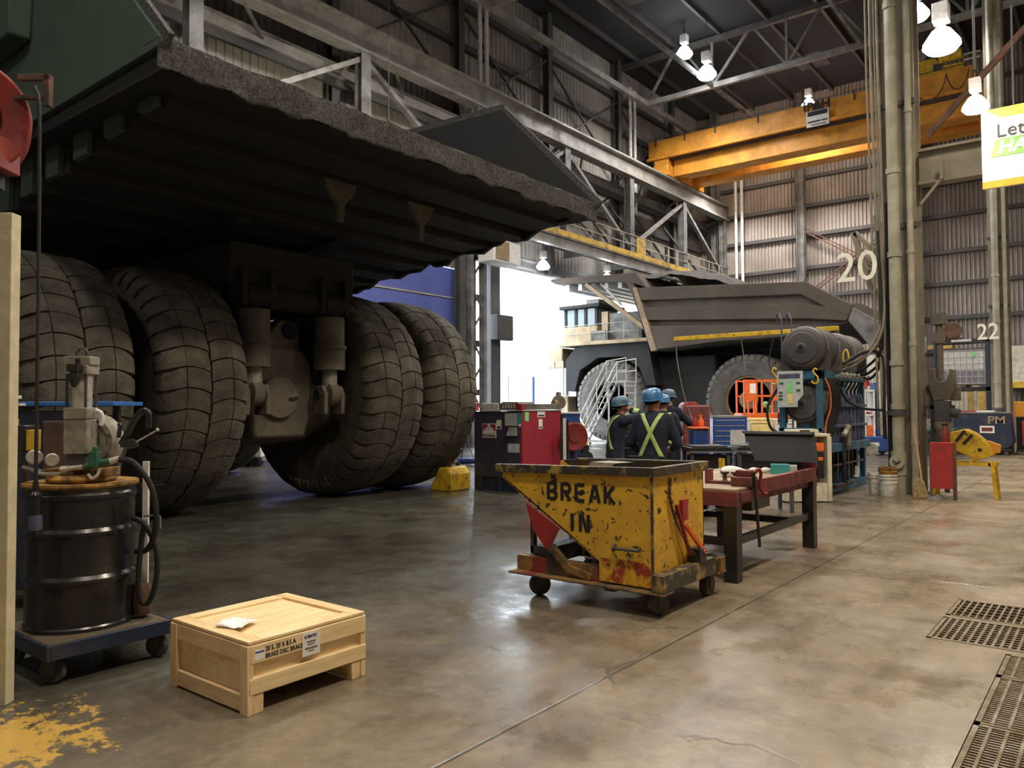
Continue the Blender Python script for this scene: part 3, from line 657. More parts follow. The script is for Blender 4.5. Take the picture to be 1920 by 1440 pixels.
LM = [((-16.70, 35.0, 19.1), 2600, NEUT, 'lit lamp under the dark roof, left of the lamp beside the truss node', 1.3, 'lampw'),
      ((-15.54, 35.0, 17.75), 2600, NEUT, 'lit lamp hanging beside the roof truss node over the far truck', 1.5, 'lampw'),
      ((-5.45, 30.0, 15.4), 3200, NEUT, 'lit lamp high up just right of the numbered beige column', 1.4, 'lampw'),
      ((-2.90, 18.6, 9.35), 1700, WARM, 'large glaring lamp hanging right of the beige column, nearest of all lamps', 1.2, 'lamp'),
      ((-1.54, 12.45, 5.78), 45, WARM, 'glaring lamp at the upper left corner of the white hanging sign', .55, 'lamp'),
      ((-17.84, 44.0, 15.6), 2600, NEUT, 'lit lamp below the left end of the orange crane', 1.5, 'lamp'),
      ((-12.86, 44.0, 15.5), 2200, NEUT, 'lit lamp below the middle of the orange crane, beside the numbered column', 1.7, 'lamp'),
      ((-21.0, 28.9, 8.15), 450, NEUT, 'lit lamp under the walkway at the top of the bright doorway', 1.0, 'lampw'),
      ((-20.6, 33.9, 8.15), 450, NEUT, 'lit lamp under the walkway right above the far truck body', 1.0, 'lampw'),
      ((-12.8, 41.7, 17.6), 1500, NEUT, 'faint lamp behind the top edge of the orange crane', 1.2, 'lampw')]
for loc, p, c, lab, s, m in LM: lamp(loc, p, c, lab, s, m, to=9.43 if loc[2] < 9 and loc[0] < -20 else 20.79)
# unseen lamps added outside the view to brighten the hall
for loc, p, c in (((1.2, 8.5, 12.5), 3100, WARM), ((1.6, 1.5, 12.5), 1650, WARM), ((-3.3, 1.0, 13.5), 1050, NEUT), ((-9.5, -3.5, 11), 420, NEUT), ((4.5, 20, 12.5), 2300, WARM), ((3.0, 31, 12.5), 2300, WARM), ((-9.0, 21.0, 14.6), 2600, NEUT), ((-9.5, 14.0, 13.6), 2600, NEUT), ((-9.8, 5.0, 13.6), 1500, NEUT)):
    lamp(loc, p, c, 'unseen high-bay lamp outside the view, added to brighten the hall', 1.3, spot=178 if loc[0] < -8 and loc[1] > 0 else 150)

for y in (15.8,): lamp((-17.2, y, 9.3), 950, WARM, 'unseen lamp added above the raised dump body to light the left wall', 1.0, spot=360)  # added lamp behind the body lip, there to brighten the left wall
# ---------------------------------------------------------------- numbered columns and what is fixed to them
def column(x, y, lab, plab, p2lab, full):
    c = T('steel_column', lab, 'column', (x, y, 0))
    MB().ibeam((0, 0, .02), (0, 0, TOP - .1), .56, .52, .04, (0, 1, 0)).build('shaft', MT['beige'], c)
    MB().box(-.36, .36, -.28, .36, 0, .03).build('base_plate', MT['steeld'], c)
    for z in (4.9, 7.2): MB().box(-.3, .3, -.30, -.255, z, z + .10).build('clamp_strap', MT['steeld'], c)
    p = T('drain_pipe', plab, 'pipe', (x - .06, y - .44, 0))
    MB().cyl((0, 0, .75), (0, 0, TOP - .2), .105, n=18).build('pipe_run', MT['pipe'], p)
    for z in (1.55, 2.35, 4.35, 5.9, 9.0): MB().cyl((0, 0, z), (0, 0, z + .10), .125, n=18).build('pipe_joint', MT['pipe'], p)
    MB().cyl((0, 0, 1.44), (0, 0, 1.53), .145, n=18).box(-.19, .19, -.03, .03, 1.45, 1.52).build('pipe_clamp', MT['steeld'], p)
    MB().cyl((0, 0, .0), (0, 0, .35), .11, .12, n=18).cyl((0, 0, .35), (0, 0, .78), .135, n=18).build('cleanout_body', MT['pipe'], p)
    k = MB().cyl((0, -.10, .60), (0, -.19, .60), .125, n=18).build('cleanout_cap', MT['pipe'], p)
    MB().bar((-.06, -.2, .62), (.0, -.2, .57), .025).bar((.06, -.2, .62), (0, -.2, .57), .025).build('cap_grip', MT['steeld'], k)
    s = T('conduit_pipe', p2lab, 'pipe', (x + .20, y - .40, 0))
    MB().cyl((0, 0, .3), (0, 0, TOP - .2), .058, n=14).build('pipe_run', MT['pipe'], s)
    for z in (.9, 2.7, 4.4, 7.0): MB().cyl((0, 0, z), (0, 0, z + .07), .072, n=14).build('pipe_joint', MT['pipe'], s)
    MB().cyl((0, 0, 0), (0, 0, .3), .075, .06, n=14).build('pipe_foot', MT['pipe'], s)
    return c
column(-3.20, 15.95, 'tall beige steel column carrying the large number 20', 'thick pale green drain pipe clamped to the column marked 20', 'thinner pale pipe beside the thick pipe on the column marked 20', True)
column(-3.22, 30.6, 'beige steel column carrying the small number 22 beyond the rack', 'pale drain pipe running down the column marked 22', 'thin pipe on the right of the column marked 22', True)
n = text('bay_number', '20', .80, MT['num'], None, (-3.91, 15.45, 4.22), (1, 0, 0), (0, 0, 1), .03, sx=.95, bold=.002)
tag(n, 'large cream number 20 hung beside the beige column', 'number sign')
n = text('bay_number', '22', .76, MT['num'], None, (-3.52, 30.05, 4.06), (1, 0, 0), (0, 0, 1), .03, sx=.85, bold=.008)
tag(n, 'small cream number 22 on the farther beige column', 'number sign')
# folded bracket arm behind the 20
ba = T('bracket_arm', 'beige triangular steel bracket arm folded behind the number 20', 'bracket', (-3.55, 15.72, 3.7))
MB().bar((-.47, 0, 1.25), (-.16, 0, .10), .10, .12, (0, 1, 0)).bar((-.45, 0, 1.25), (-.02, 0, .75), .09, .12, (0, 1, 0)).bar((-.16, 0, .12), (.05, 0, -.02), .12, .12, (0, 1, 0)).build('arm_frame', MT['beige'], ba, .005)
MB().bar((-.33, 0, .85), (-.02, 0, .60), .06, .08, (0, 1, 0)).bar((-.26, 0, .5), (-.02, 0, .5), .05, .08, (0, 1, 0)).build('arm_stiffener', MT['beige'], ba)
# cables and hoses down the left side of column 20
for k, (x, r, lab) in enumerate(((-3.72, .022, 'outermost thin conduit left of the column marked 20'), (-3.64, .03, 'second conduit left of the column marked 20'),
                                 (-3.575, .02, 'third conduit left of the column marked 20'), (-3.52, .028, 'conduit hugging the left flange of the column marked 20'))):
    MB().tube([(x, 15.62, 13.5), (x + .01, 15.62, 8), (x + .04, 15.62, 5.6), (x + .07, 15.62, 4.2), (x + .10, 15.62, 1.2 + .3 * k)], r, 8).build('wall_conduit', MT['beige'] if k % 2 else MT['flap'], label=lab, cat='pipe', group='conduits beside the numbered column')
# cross beam, knee brace and hanging sign on the right
MB().ibeam((-2.9, 15.95, 6.03), (9, 15.95, 6.03), .30, .66, .05).build('cross_beam', MT['beige'], label='beige beam running right from the column marked 20', cat='beam')
MB().bar((-2.75, 15.8, 6.55), (1.6, 15.8, 10.9), .07, .10).build('diagonal_brace', MT['rust'], label='long dark diagonal brace rising right from the beige cross beam', cat='brace')
MB().bar((-2.85, 15.7, 5.30), (-2.5, 15.7, 5.72), .05, .05).box(-2.52, -2.46, 15.66, 15.74, 5.7, 6.05).build('beam_knee', MT['beige'], label='small knee strut under the beige cross beam by the column', cat='brace')
sg = T('hanging_sign', 'large white sign with orange edges and a green slogan band', 'sign', (-1.54, 13.0, 4.74))
MB().box(0, 2.6, -.03, .03, 0, 1.14).build('sign_board', MT['signw'], sg)
MB().box(0, 2.6, -.036, -.031, 0, .10).build('orange_border', MT['signo'], sg)
MB().prism([(.25, 1.0), (2.6, .98), (2.6, 1.14), (.05, 1.14)], (0, -.036, 0), (1, 0, 0), (0, 0, 1), (0, .005, 0)).build('yellow_border', MT['signy'], sg)
MB().prism([(.10, .44), (2.4, .44), (2.4, .69), (.17, .69)], (0, -.036, 0), (1, 0, 0), (0, 0, 1), (0, .005, 0)).build('green_band', MT['signg'], sg)
text('lettering', "Let's", .27, MT['steeld'], sg, (.18, -.037, .80), (1, 0, 0), (0, 0, 1), .006, align='LEFT')
text('lettering', 'HAN', .25, MT['signw'], sg, (.21, -.038, .56), (1, 0, .0), (.18, 0, 1), .006, bold=.008, align='LEFT')
MB().tube([(.4, 0, 1.14), (.4, 0, 2.6)], .012, 6).tube([(2.2, 0, 1.14), (2.2, 0, 2.6)], .012, 6).build('hanger_wire', MT['steeld'], sg)

# ---------------------------------------------------------------- trench drain gratings
def grating(x0, x1, y0, y1, nx, ny, lab, wide):
    t = T('drain_grating', lab, 'grating', ((x0 + x1) / 2, (y0 + y1) / 2, -.03), group='steel drain gratings in the floor')
    hx, hy = (x1 - x0) / 2 - .006, (y1 - y0) / 2 - .006
    f = MB().box(-hx, hx, -hy, -hy + .025, 0, .032).box(-hx, hx, hy - .025, hy, 0, .032).box(-hx, -hx + .025, -hy, hy, 0, .032).box(hx - .025, hx, -hy, hy, 0, .032)
    f.build('frame', MT['grate'], t)
    b = MB()
    for i in range(1, nx):
        x = -hx + 2 * hx * i / nx; b.box(x - wide, x + wide, -hy, hy, .001, .031)
    for j in range(1, ny):
        y = -hy + 2 * hy * j / ny; b.box(-hx, hx, y - .008, y + .008, 0, .026)
    b.build('bars', MT['grate'], t)
grating(-1.12, .62, 6.76, 7.37, 36, 6, 'square-celled floor grating farthest from the viewer, beyond the others', .0075)
grating(-1.12, .62, 6.02, 6.70, 36, 11, 'fine floor grating just in front of the square-celled one', .009)
ys = [5.93, 5.42, 4.55, 3.85, 2.95, 2.0]
for k in range(5):
    grating(-.64, .62, ys[k + 1], ys[k], 17, int((ys[k] - ys[k + 1]) / .033), ('short slatted floor grating, farthest of the long row', 'slatted floor grating second in the long row toward the viewer', 'slatted floor grating in the middle of the long row',
            'slatted floor grating at the lower picture edge', 'slatted floor grating nearest the viewer, last of the row')[k], .0075)
# ================================================================ THE TWO HAUL TRUCKS
from mathutils import noise as mnoise
def tyre_mesh(N=40, R=1.9, hw=0.66):
    mb = MB()
    half = [(1.00, .60), (1.35, .665), (1.58, .66), (1.74, .62), (1.80, .52), (1.815, .25)]
    prof = [(.93, -.50)] + [(r, -y) for r, y in half] + [(1.82, 0)] + [(r, y) for r, y in half[::-1]] + [(.93, .50)]
    mb.lathe(prof, (0, 0, 0), (0, 1, 0), 72)
    pit = 2 * math.pi / N
    inner = [(.012, 1.90), (.13, 1.90), (.25, 1.893), (.345, 1.886)]
    outer = [(.358, 1.885), (.46, 1.875), (.565, 1.845), (.635, 1.785), (.672, 1.70), (.678, 1.62)]
    rnd = random.Random(3)
    def off(y): return 0.30 * math.sin(min(1, y / .62) * math.pi * .95) - .12 * y
    for side in (-1, 1):
        for k in range(N):
            b = k + (.5 if side > 0 else 0)
            for seg in (inner, outer):
                zig = .018 if seg is inner else 0
                top, bot, m = [], [], len(seg)
                wear = rnd.uniform(-.012, .004)
                for i, (y, r) in enumerate(seg):
                    gap = .030 if y < .45 else .030 + (y - .45) * .55
                    for j in range(3):
                        t = j / 2
                        a = pit * (b + off(y) + gap + (1 - 2 * gap) * t)
                        yy = side * (y + (zig * (t - .3) if i == 0 else 0))
                        lift = 0 if j == 1 else -.006
                        top.append((math.cos(a) * (r + lift + wear), yy, math.sin(a) * (r + lift + wear)))
                        rb = r - .085 if i < m - 1 or seg is inner else r - .02
                        bot.append((math.cos(a) * rb, yy * (.93 if y > .6 else 1), math.sin(a) * rb))
                o = len(top); f = []
                for i in range(m - 1):
                    for j in range(2):
                        f.append((i * 3 + j, i * 3 + j + 1, i * 3 + j + 4, i * 3 + j + 3))
                    f.append((i * 3, i * 3 + 3, o + i * 3 + 3, o + i * 3)); f.append((i * 3 + 2, i * 3 + 5, o + i * 3 + 5, o + i * 3 + 2))
                for j in range(2):
                    f.append((j, j + 1, o + j + 1, o + j)); e = (m - 1) * 3
                    f.append((e + j, e + j + 1, o + e + j + 1, o + e + j))
                mb.add(top + bot, f)
    return mb
TYRE = tyre_mesh()
def tyre(parent, loc, m, spin=0.0, first={}):
    if m not in first:
        o = TYRE.build('tyre', MT[m], parent); first[m] = o
    else:
        o = first[m].copy(); COL.objects.link(o); adopt(o, parent)
    o.location = loc; o.rotation_euler = (0, spin, 0)
    return o

# ---------------- near truck: we stand behind its raised-up tail
t1 = T('haul_truck', 'giant mining haul truck seen from behind, dark dump body overhead', 'truck', (-13.0, 7.7, 0))
def A(mb, n, m, **k): return mb.build(n, MT[m], t1, world=True, **k)
for i, y in enumerate((4.22, 5.88, 9.52, 11.02)): tyre(t1, (1.1, y - 7.7, 1.9), 'tyre', .35 * i)
for i, y in enumerate((4.7, 10.7)): tyre(t1, (-5.3, y - 7.7, 1.9), 'tyred', .2 * i)
def rim_mb(c, s):
    y = lambda a: s * a
    return MB().lathe([(.95, y(.5)), (1.0, y(.53)), (1.0, y(.57)), (.92, y(.56)), (.86, y(.40)), (.80, y(.38)), (.78, y(.2)), (.62, y(.16)), (.60, y(.28)), (.42, y(.30)), (.40, y(.12)), (.02, y(.10))], c, (0, 1, 0), 40)
for y, s in ((4.22, -1), (11.02, 1), (5.88, 1), (9.52, -1)): A(rim_mb((-11.9, y, 1.9), s), 'wheel_rim', 'axle')
# rear axle box
A(MB().lathe([(.45, -1.9), (.62, -1.7), (.66, -1.1), (.80, -.85), (.86, 0), (.80, .85), (.66, 1.1), (.62, 1.7), (.45, 1.9)], (-11.75, 7.7, 1.85), (0, 1, 0), 36), 'axle_housing', 'axle')
A(MB().prism([(-.48, -.72), (.48, -.72), (.62, -.2), (.62, .55), (.40, .78), (-.40, .78), (-.62, .55), (-.62, -.2)], (-11.6, 7.62, 1.85), (0, 1, 0), (0, 0, 1), (.72, 0, 0)), 'drive_casing', 'axle', bevel=.06)
cv = A(MB().lathe([(.0, .10), (.33, .10), (.36, .05), (.36, 0)], (-10.88, 7.55, 1.80), (1, 0, 0), 32), 'inspection_cover', 'axle')
MB().bar((-10.76, 7.70, 1.78), (-10.76, 7.88, 1.80), .03, .04).build('cover_latch', MT['under'], cv, world=True)
A(MB().prism([(-.40, 0), (.34, 0), (.34, .62), (.22, .80), (-.02, .80), (-.40, .42)], (-11.3, 7.72, 2.30), (0, 1, 0), (0, 0, 1), (.30, 0, 0)), 'nose_bracket', 'axle', bevel=.03)
A(MB().cyl((-11.0, 7.86, 2.93), (-10.93, 7.86, 2.93), .15, n=20).cyl((-11.0, 7.86, 2.93), (-10.90, 7.86, 2.93), .08, n=14), 'bracket_pin', 'under')
A(MB().tube(spline([(-10.98, 7.30, 2.45), (-10.93, 7.5, 2.40), (-10.93, 7.7, 2.50), (-10.95, 8.0, 2.42)]), .022, 6), 'brake_hose', 'blackr')
for y in (6.93, 8.40):
    c = A(MB().cyl((-10.62, y, 2.62), (-10.62, y, 3.16), .25, n=24).cyl((-10.62, y, 2.27), (-10.62, y, 2.66), .262, n=24).cyl((-10.62, y, 2.62), (-10.62, y, 2.68), .285, n=24), 'suspension_cylinder', 'axle')
    MB().cyl((-10.62, y, 1.98), (-10.62, y, 2.28), .13, n=18).build('rod', MT['cast'], c, world=True)
    MB().lathe([(.09, -.11), (.20, -.09), (.20, .09), (.09, .11)], (-10.62, y, 1.86), (0, 1, 0), 20, closed=True).build('rod_eye', MT['axle'], c, world=True)
    k = A(MB().prism([(-.2, -.32), (.14, -.32), (.16, .02), (.08, .16), (-.1, .16)], (-10.62, y - .22, 1.84), (1, 0, 0), (0, 0, 1), (0, .08, 0)), 'clevis', 'axle', bevel=.02)
    A(MB().prism([(-.2, -.32), (.14, -.32), (.16, .02), (.08, .16), (-.1, .16)], (-10.62, y + .14, 1.84), (1, 0, 0), (0, 0, 1), (0, .08, 0)), 'clevis', 'axle', bevel=.02)
    MB().cyl((-10.62, y - .27, 1.86), (-10.62, y + .27, 1.86), .08, n=14).build('pin', MT['under'], k, world=True)
    A(MB().cyl((-10.62, y - .20, 3.38), (-10.62, y + .20, 3.38), .19, n=18).box(-10.8, -10.45, y - .3, y - .2, 3.2, 3.8).box(-10.8, -10.45, y + .2, y + .3, 3.2, 3.8).box(-10.75, -10.5, y - .1, y + .1, 3.1, 3.3), 'clevis', 'under', bevel=.02)
A(MB().cyl((-10.7, 6.6, 3.40), (-10.7, 8.75, 3.40), .20, n=22), 'cross_tube', 'under')
A(MB().bar((-11.2, 6.2, 2.75), (-11.1, 7.35, 2.80), .12, .14), 'panhard_rod', 'axle')
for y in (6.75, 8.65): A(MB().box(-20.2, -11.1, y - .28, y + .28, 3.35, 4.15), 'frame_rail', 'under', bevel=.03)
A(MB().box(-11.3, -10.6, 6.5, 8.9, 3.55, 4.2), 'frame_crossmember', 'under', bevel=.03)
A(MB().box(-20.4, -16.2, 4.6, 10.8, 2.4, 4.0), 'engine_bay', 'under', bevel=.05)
A(MB().cyl((-18.2, 5.0, 1.9), (-18.2, 10.4, 1.9), .35, n=16), 'steer_axle', 'under')
# dump body
def lipz(x): return 4.94 - (-7.4 - x) * .111
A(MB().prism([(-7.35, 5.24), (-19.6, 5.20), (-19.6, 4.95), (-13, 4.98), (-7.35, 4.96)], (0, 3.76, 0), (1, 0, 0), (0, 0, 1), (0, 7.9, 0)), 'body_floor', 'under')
for k in range(13):
    x = -8.2 - k * .82; zb = lipz(x)
    b = A(MB().box(x - .33, x + .33, 4.10, 11.30, zb, 5.0), 'floor_bolster', 'under', bevel=.02)
    if k < 6: MB().prism([(-.19, zb), (.19, zb), (.19, 4.98), (-.19, 4.98)], (x, 4.02, 0), (1, 0, 0), (0, 0, 1), (0, .08, 0)).build('end_plate', MT['green'], b, world=True, bevel=.01)
for y in (6.75, 8.65): A(MB().prism([(-10.6, 4.98), (-10.6, 4.5), (-19, 3.62), (-19, 4.98)], (0, y - .14, 0), (1, 0, 0), (0, 0, 1), (0, .28, 0)), 'floor_runner', 'under')
# ragged end of the underside against the light
rg = MB(); rnd = random.Random(5)
P = [(-7.6, 5.0)]
x = -7.7
while x > -14.6:
    P.append((x, lipz(x) + rnd.uniform(-.10, .06))); x -= rnd.uniform(.12, .34)
P += [(-14.6, 5.0)]
A(rg.prism(P, (0, 11.28, 0), (1, 0, 0), (0, 0, 1), (0, .10, 0)), 'mud_flap', 'under')
def lip(u, v):
    y = 3.70 + u * 8.02
    n1 = mnoise.fractal(V(y * 2.2, v * .9, 3.1), 1.0, 2.0, 5); n2 = mnoise.noise(V(y * .9, 0, 8))
    ez = 4.94 + n1 * .05 * (v < .01) + .008 * n2
    if v < .75: z = ez + (5.25 - ez) * (v / .75); xx = -7.28 + n1 * .055 - .05 * (1 - v / .75)
    else: z = 5.25 + .02 * n2; xx = -7.28 - (v - .75) * 1.4
    return (xx, y, z)
A(MB().grid(lip, 320, 14), 'tail_lip', 'mud', solid=.03)
side = [(-7.3, 5.16), (-7.3, 5.26), (-8.45, 6.42), (-9.45, 7.45), (-19.6, 7.8), (-19.6, 5.10), (-13, 5.12)]
A(MB().prism(side, (0, 3.70, 0), (1, 0, 0), (0, 0, 1), (0, .12, 0)), 'side_panel', 'green', bevel=.01)
A(MB().prism([(-10.45, 6.16), (-10.35, 7.42), (-19.4, 7.75), (-19.4, 5.9)], (0, 3.44, 0), (1, 0, 0), (0, 0, 1), (0, .26, 0)), 'side_rib', 'green', bevel=.03)
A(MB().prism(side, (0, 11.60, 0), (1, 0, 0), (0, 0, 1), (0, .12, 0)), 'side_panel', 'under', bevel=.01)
for y0, m in ((3.68, 'mud'), (11.58, 'mud')):
    A(MB().bar((-7.22, y0 + .08, 5.20), (-9.45, y0 + .08, 7.47), .16, .06, (0, 1, 0)).bar((-9.4, y0 + .08, 7.45), (-19.6, y0 + .08, 7.83), .2, .10, (0, 1, 0)), 'top_rail', m)
A(MB().box(-19.7, -19.5, 3.7, 11.72, 4.9, 7.8).box(-21.7, -19.5, 3.7, 11.72, 7.55, 7.8), 'headboard', 'under')
for y, x in ((7.05, -8.75), (8.65, -8.75)):
    A(MB().prism([(-.28, .22), (.30, .22), (.22, .05), (.08, -.10), (.06, -.34), (-.02, -.34), (-.04, -.10), (-.2, .08)], (x, y, 4.62), (0, 1, 0), (0, 0, 1), (.08, 0, 0)), 'hanging_bracket', 'axle')
# wheel chock under the outer tyre
ch = T('wheel_chock', 'yellow concrete wheel chock against the farthest rear tyre', 'chock', (-10.62, 11.3, 0), .1)
MB().prism([(-.20, 0), (.36, 0), (.36, .32), (.26, .46), (.06, .46)], (0, -.32, 0), (1, 0, 0), (0, 0, 1), (0, .64, 0)).build('block', MT['yellow'], ch, .03)
MB().tube([(.2, -.16, .45), (.2, -.16, .52), (.2, .16, .52), (.2, .16, .45)], .015, 6).build('lifting_loop', MT['rust'], ch)

# ---------------- far truck, side on, nose toward the open door
t2 = T('haul_truck', 'dusty brown haul truck standing side-on by the bright doorway', 'truck', (-15.3, 34.3, 0))
def B(mb, n, m, **k): return mb.build(n, MT[m], t2, world=True, **k)
Y0, Y1 = 30.2, 38.4
for i, (x, y) in enumerate(((-18.5, 31.25), (-18.5, 37.35), (-12.0, 31.25), (-12.0, 32.7), (-12.0, 35.9), (-12.0, 37.35))):
    tyre(t2, (x + 15.3, y - 34.3, 1.9), 'tyreg', .25 * i)
    if y < 32 or y > 37: B(rim_mb((x, y, 1.9), -1 if y < 34 else 1), 'wheel_rim', 'rim' if x > -15 else 'axle')
B(MB().lathe([(.40, -.35), (.38, -.62), (.30, -.66), (.02, -.66)], (-12.0, 31.25, 1.9), (0, 1, 0), 24), 'wheel_hub', 'rim')
B(MB().lathe([(.40, -.30), (.38, -.45), (.02, -.46)], (-18.5, 31.25, 1.9), (0, 1, 0), 24), 'wheel_hub', 'axle')
B(MB().cyl((-12, 32, 1.9), (-12, 36.6, 1.9), .75, n=24), 'axle_housing', 'under')
for y in (32.6, 36.0): B(MB().box(-21.5, -10.8, y - .3, y + .3, 2.6, 4.0), 'frame_rail', 'under')
B(MB().box(-16.6, -13.7, 31.4, 33.0, 1.1, 3.9), 'fuel_tank', 'under', bevel=.1)
B(MB().box(-21.3, -16.5, 31.95, 36.8, 1.6, 4.5), 'engine_bay', 'under', bevel=.05)
B(MB().prism([(-21.0, 3.9), (-20.4, 4.55), (-16.6, 4.55), (-16.2, 2.6), (-16.7, 2.6), (-17.0, 3.4), (-17.9, 3.95), (-19.2, 3.95), (-20.2, 3.4), (-20.5, 2.4), (-21.0, 2.4)], (0, 30.7, 0), (1, 0, 0), (0, 0, 1), (0, 1.2, 0)), 'fender', 'under')
B(MB().box(-21.4, -16.5, 30.5, 38.1, 4.55, 4.72), 'deck', 'tan', bevel=.02)
B(MB().box(-22.25, -21.4, 31.0, 37.6, 3.55, 4.55), 'radiator_shell', 'tan', bevel=.06)
B(MB().box(-22.1, -21.3, 31.3, 37.3, 1.2, 2.2), 'bumper', 'tan', bevel=.05)
B(MB().box(-21.9, -21.2, 31.0, 31.25, 2.2, 3.55), 'light_panel', 'white', bevel=.02)
ld = MB()
for z in (1.0, 1.35, 1.7, 2.05, 2.4, 2.75, 3.1, 3.45): ld.bar((-21.9, 30.95, z), (-21.35, 30.95, z), .05)
B(ld.bar((-21.9, 30.95, .7), (-21.9, 30.95, 3.9), .05).bar((-21.35, 30.95, .7), (-21.35, 30.95, 3.9), .05), 'boarding_ladder', 'white')
cab = B(MB().box(-21.2, -19.3, 30.85, 33.0, 4.72, 5.48), 'cab_shell', 'tan', bevel=.05)
gl = B(MB().box(-21.15, -19.4, 30.95, 32.9, 5.5, 6.36), 'cab_window', 'glass')
for x in (-21.15, -20.55, -20.0, -19.4):
    B(MB().box(x - .07, x + .07, 30.9, 31.02, 5.45, 6.4), 'cab_pillar', 'under')
B(MB().box(-21.4, -19.1, 30.7, 33.1, 6.34, 6.52), 'cab_roof', 'under', bevel=.04)
B(MB().box(-20.1, -19.35, 31.1, 32.4, 6.52, 6.78), 'air_conditioner', 'steel', bevel=.04)
B(MB().box(-19.1, -18.75, 30.9, 31.6, 4.72, 6.1), 'electric_cabinet', 'tan', bevel=.02)
B(MB().box(-18.7, -17.0, 30.95, 33.5, 4.72, 6.0), 'electric_cabinet', 'steel', bevel=.02)
B(MB().box(-19.5, -18.7, 30.6, 30.9, 4.72, 5.2), 'deck_box', 'steel', bevel=.02)
r = MB()
for z in (5.1, 5.5): r.tube([(-21.35, 30.55, z), (-17.0, 30.55, z)], .02, 5)
for x in (-21.3, -20.4, -19.5, -18.6, -17.7, -17.0): r.tube([(x, 30.55, 4.7), (x, 30.55, 5.52)], .02, 5)
B(r, 'deck_railing', 'pipe')
# dump body
sheet = [(-16.95, 6.85), (-9.5, 6.35), (-7.85, 5.32), (-8.0, 4.82), (-9.4, 4.55), (-10.15, 4.34), (-13, 4.32), (-16.0, 4.12)]
for y in (Y0 + .22, Y1 - .32): B(MB().prism(sheet, (0, y, 0), (1, 0, 0), (0, 0, 1), (0, .10, 0)), 'side_sheet', 'body2')
for rib in ([(-16.97, 6.93), (-9.5, 6.43), (-7.8, 5.36), (-7.95, 4.95), (-8.9, 5.45), (-9.7, 5.95), (-16.8, 6.36)], [(-16.7, 6.02), (-9.75, 5.60), (-8.7, 5.38), (-7.95, 4.95), (-8.05, 4.80), (-9.4, 4.98), (-16.5, 5.46)],
            [(-16.4, 5.18), (-9.6, 4.78), (-10.15, 4.34), (-13, 4.32), (-16.0, 4.12)]):
    for y, d in ((Y0, .24), (Y1 - .24, .24)): B(MB().prism(rib, (0, y, 0), (1, 0, 0), (0, 0, 1), (0, d, 0)), 'side_rib', 'body2', bevel=.03)
for y, d in ((Y0 - .03, .3), (Y1 - .27, .3)): B(MB().prism([(-17.05, 6.95), (-16.85, 6.95), (-15.85, 4.10), (-16.15, 4.05)], (0, y, 0), (1, 0, 0), (0, 0, 1), (0, d, 0)), 'corner_strut', 'tan', bevel=.03)
for y, d in ((Y0 + .05, .2), (Y1 - .25, .2)): B(MB().prism([(-7.9, 5.34), (-6.8, 4.63), (-6.8, 3.92), (-7.2, 3.72), (-8.0, 4.82)], (0, y, 0), (1, 0, 0), (0, 0, 1), (0, d, 0)), 'tail_wing', 'steel', bevel=.03)
B(MB().prism([(-16.1, 4.10), (-13, 4.3), (-10.1, 4.36), (-8.0, 4.75), (-7.0, 3.75), (-6.8, 3.92), (-7.9, 5.0), (-10, 4.6), (-16.1, 4.35)], (0, Y0 + .2, 0), (1, 0, 0), (0, 0, 1), (0, Y1 - Y0 - .4, 0)), 'body_floor', 'load')
B(MB().prism([(-16.0, 4.15), (-16.9, 6.9), (-17.2, 7.35), (-17.5, 7.35), (-17.1, 6.6), (-16.25, 4.15)], (0, Y0 + .1, 0), (1, 0, 0), (0, 0, 1), (0, Y1 - Y0 - .2, 0)), 'headboard', 'body2')
cn = B(MB().prism([(-16.4, 6.9), (-16.9, 7.62), (-21.5, 7.82), (-21.6, 7.72), (-21.3, 7.55), (-17.4, 7.30)], (0, Y0 + .05, 0), (1, 0, 0), (0, 0, 1), (0, Y1 - Y0 - .1, 0)), 'canopy', 'body2', bevel=.03)
for k in range(6):
    x = -20.8 + k * .72
    B(MB().box(x - .1, x + .1, Y0 + .4, Y1 - .4, 7.05 + .03 * (5 - k), 7.42 + .03 * (5 - k)), 'canopy_rib', 'white')
for y in (Y0 + .1, Y1 - .3):
    B(MB().bar((-19.6, y + .1, 7.38), (-16.35, y + .1, 5.0), .2, .18), 'canopy_brace', 'tan')
B(MB().bar((-19.0, Y0 + .5, 7.4), (-17.9, Y0 + .5, 6.3), .08, .1), 'canopy_strut', 'white')
def heap(u, v):
    x = -17.2 + u * 5.2; y = Y0 + .7 + v * (Y1 - Y0 - 1.4)
    h = max(0, 1 - ((u - .16) / .85) ** 2) * (1 - .35 * (2 * v - 1) ** 2)
    return (x, y, 6.3 + 1.75 * h + .10 * mnoise.fractal(V(x * 1.5, y * 1.5, 0), 1, 2, 4))
B(MB().grid(heap, 40, 40), 'rock_load', 'load', kind='stuff')
# ================================================================ FOREGROUND
R_IMG = (0.784, 0.621)
RZ = math.atan2(R_IMG[1], R_IMG[0])

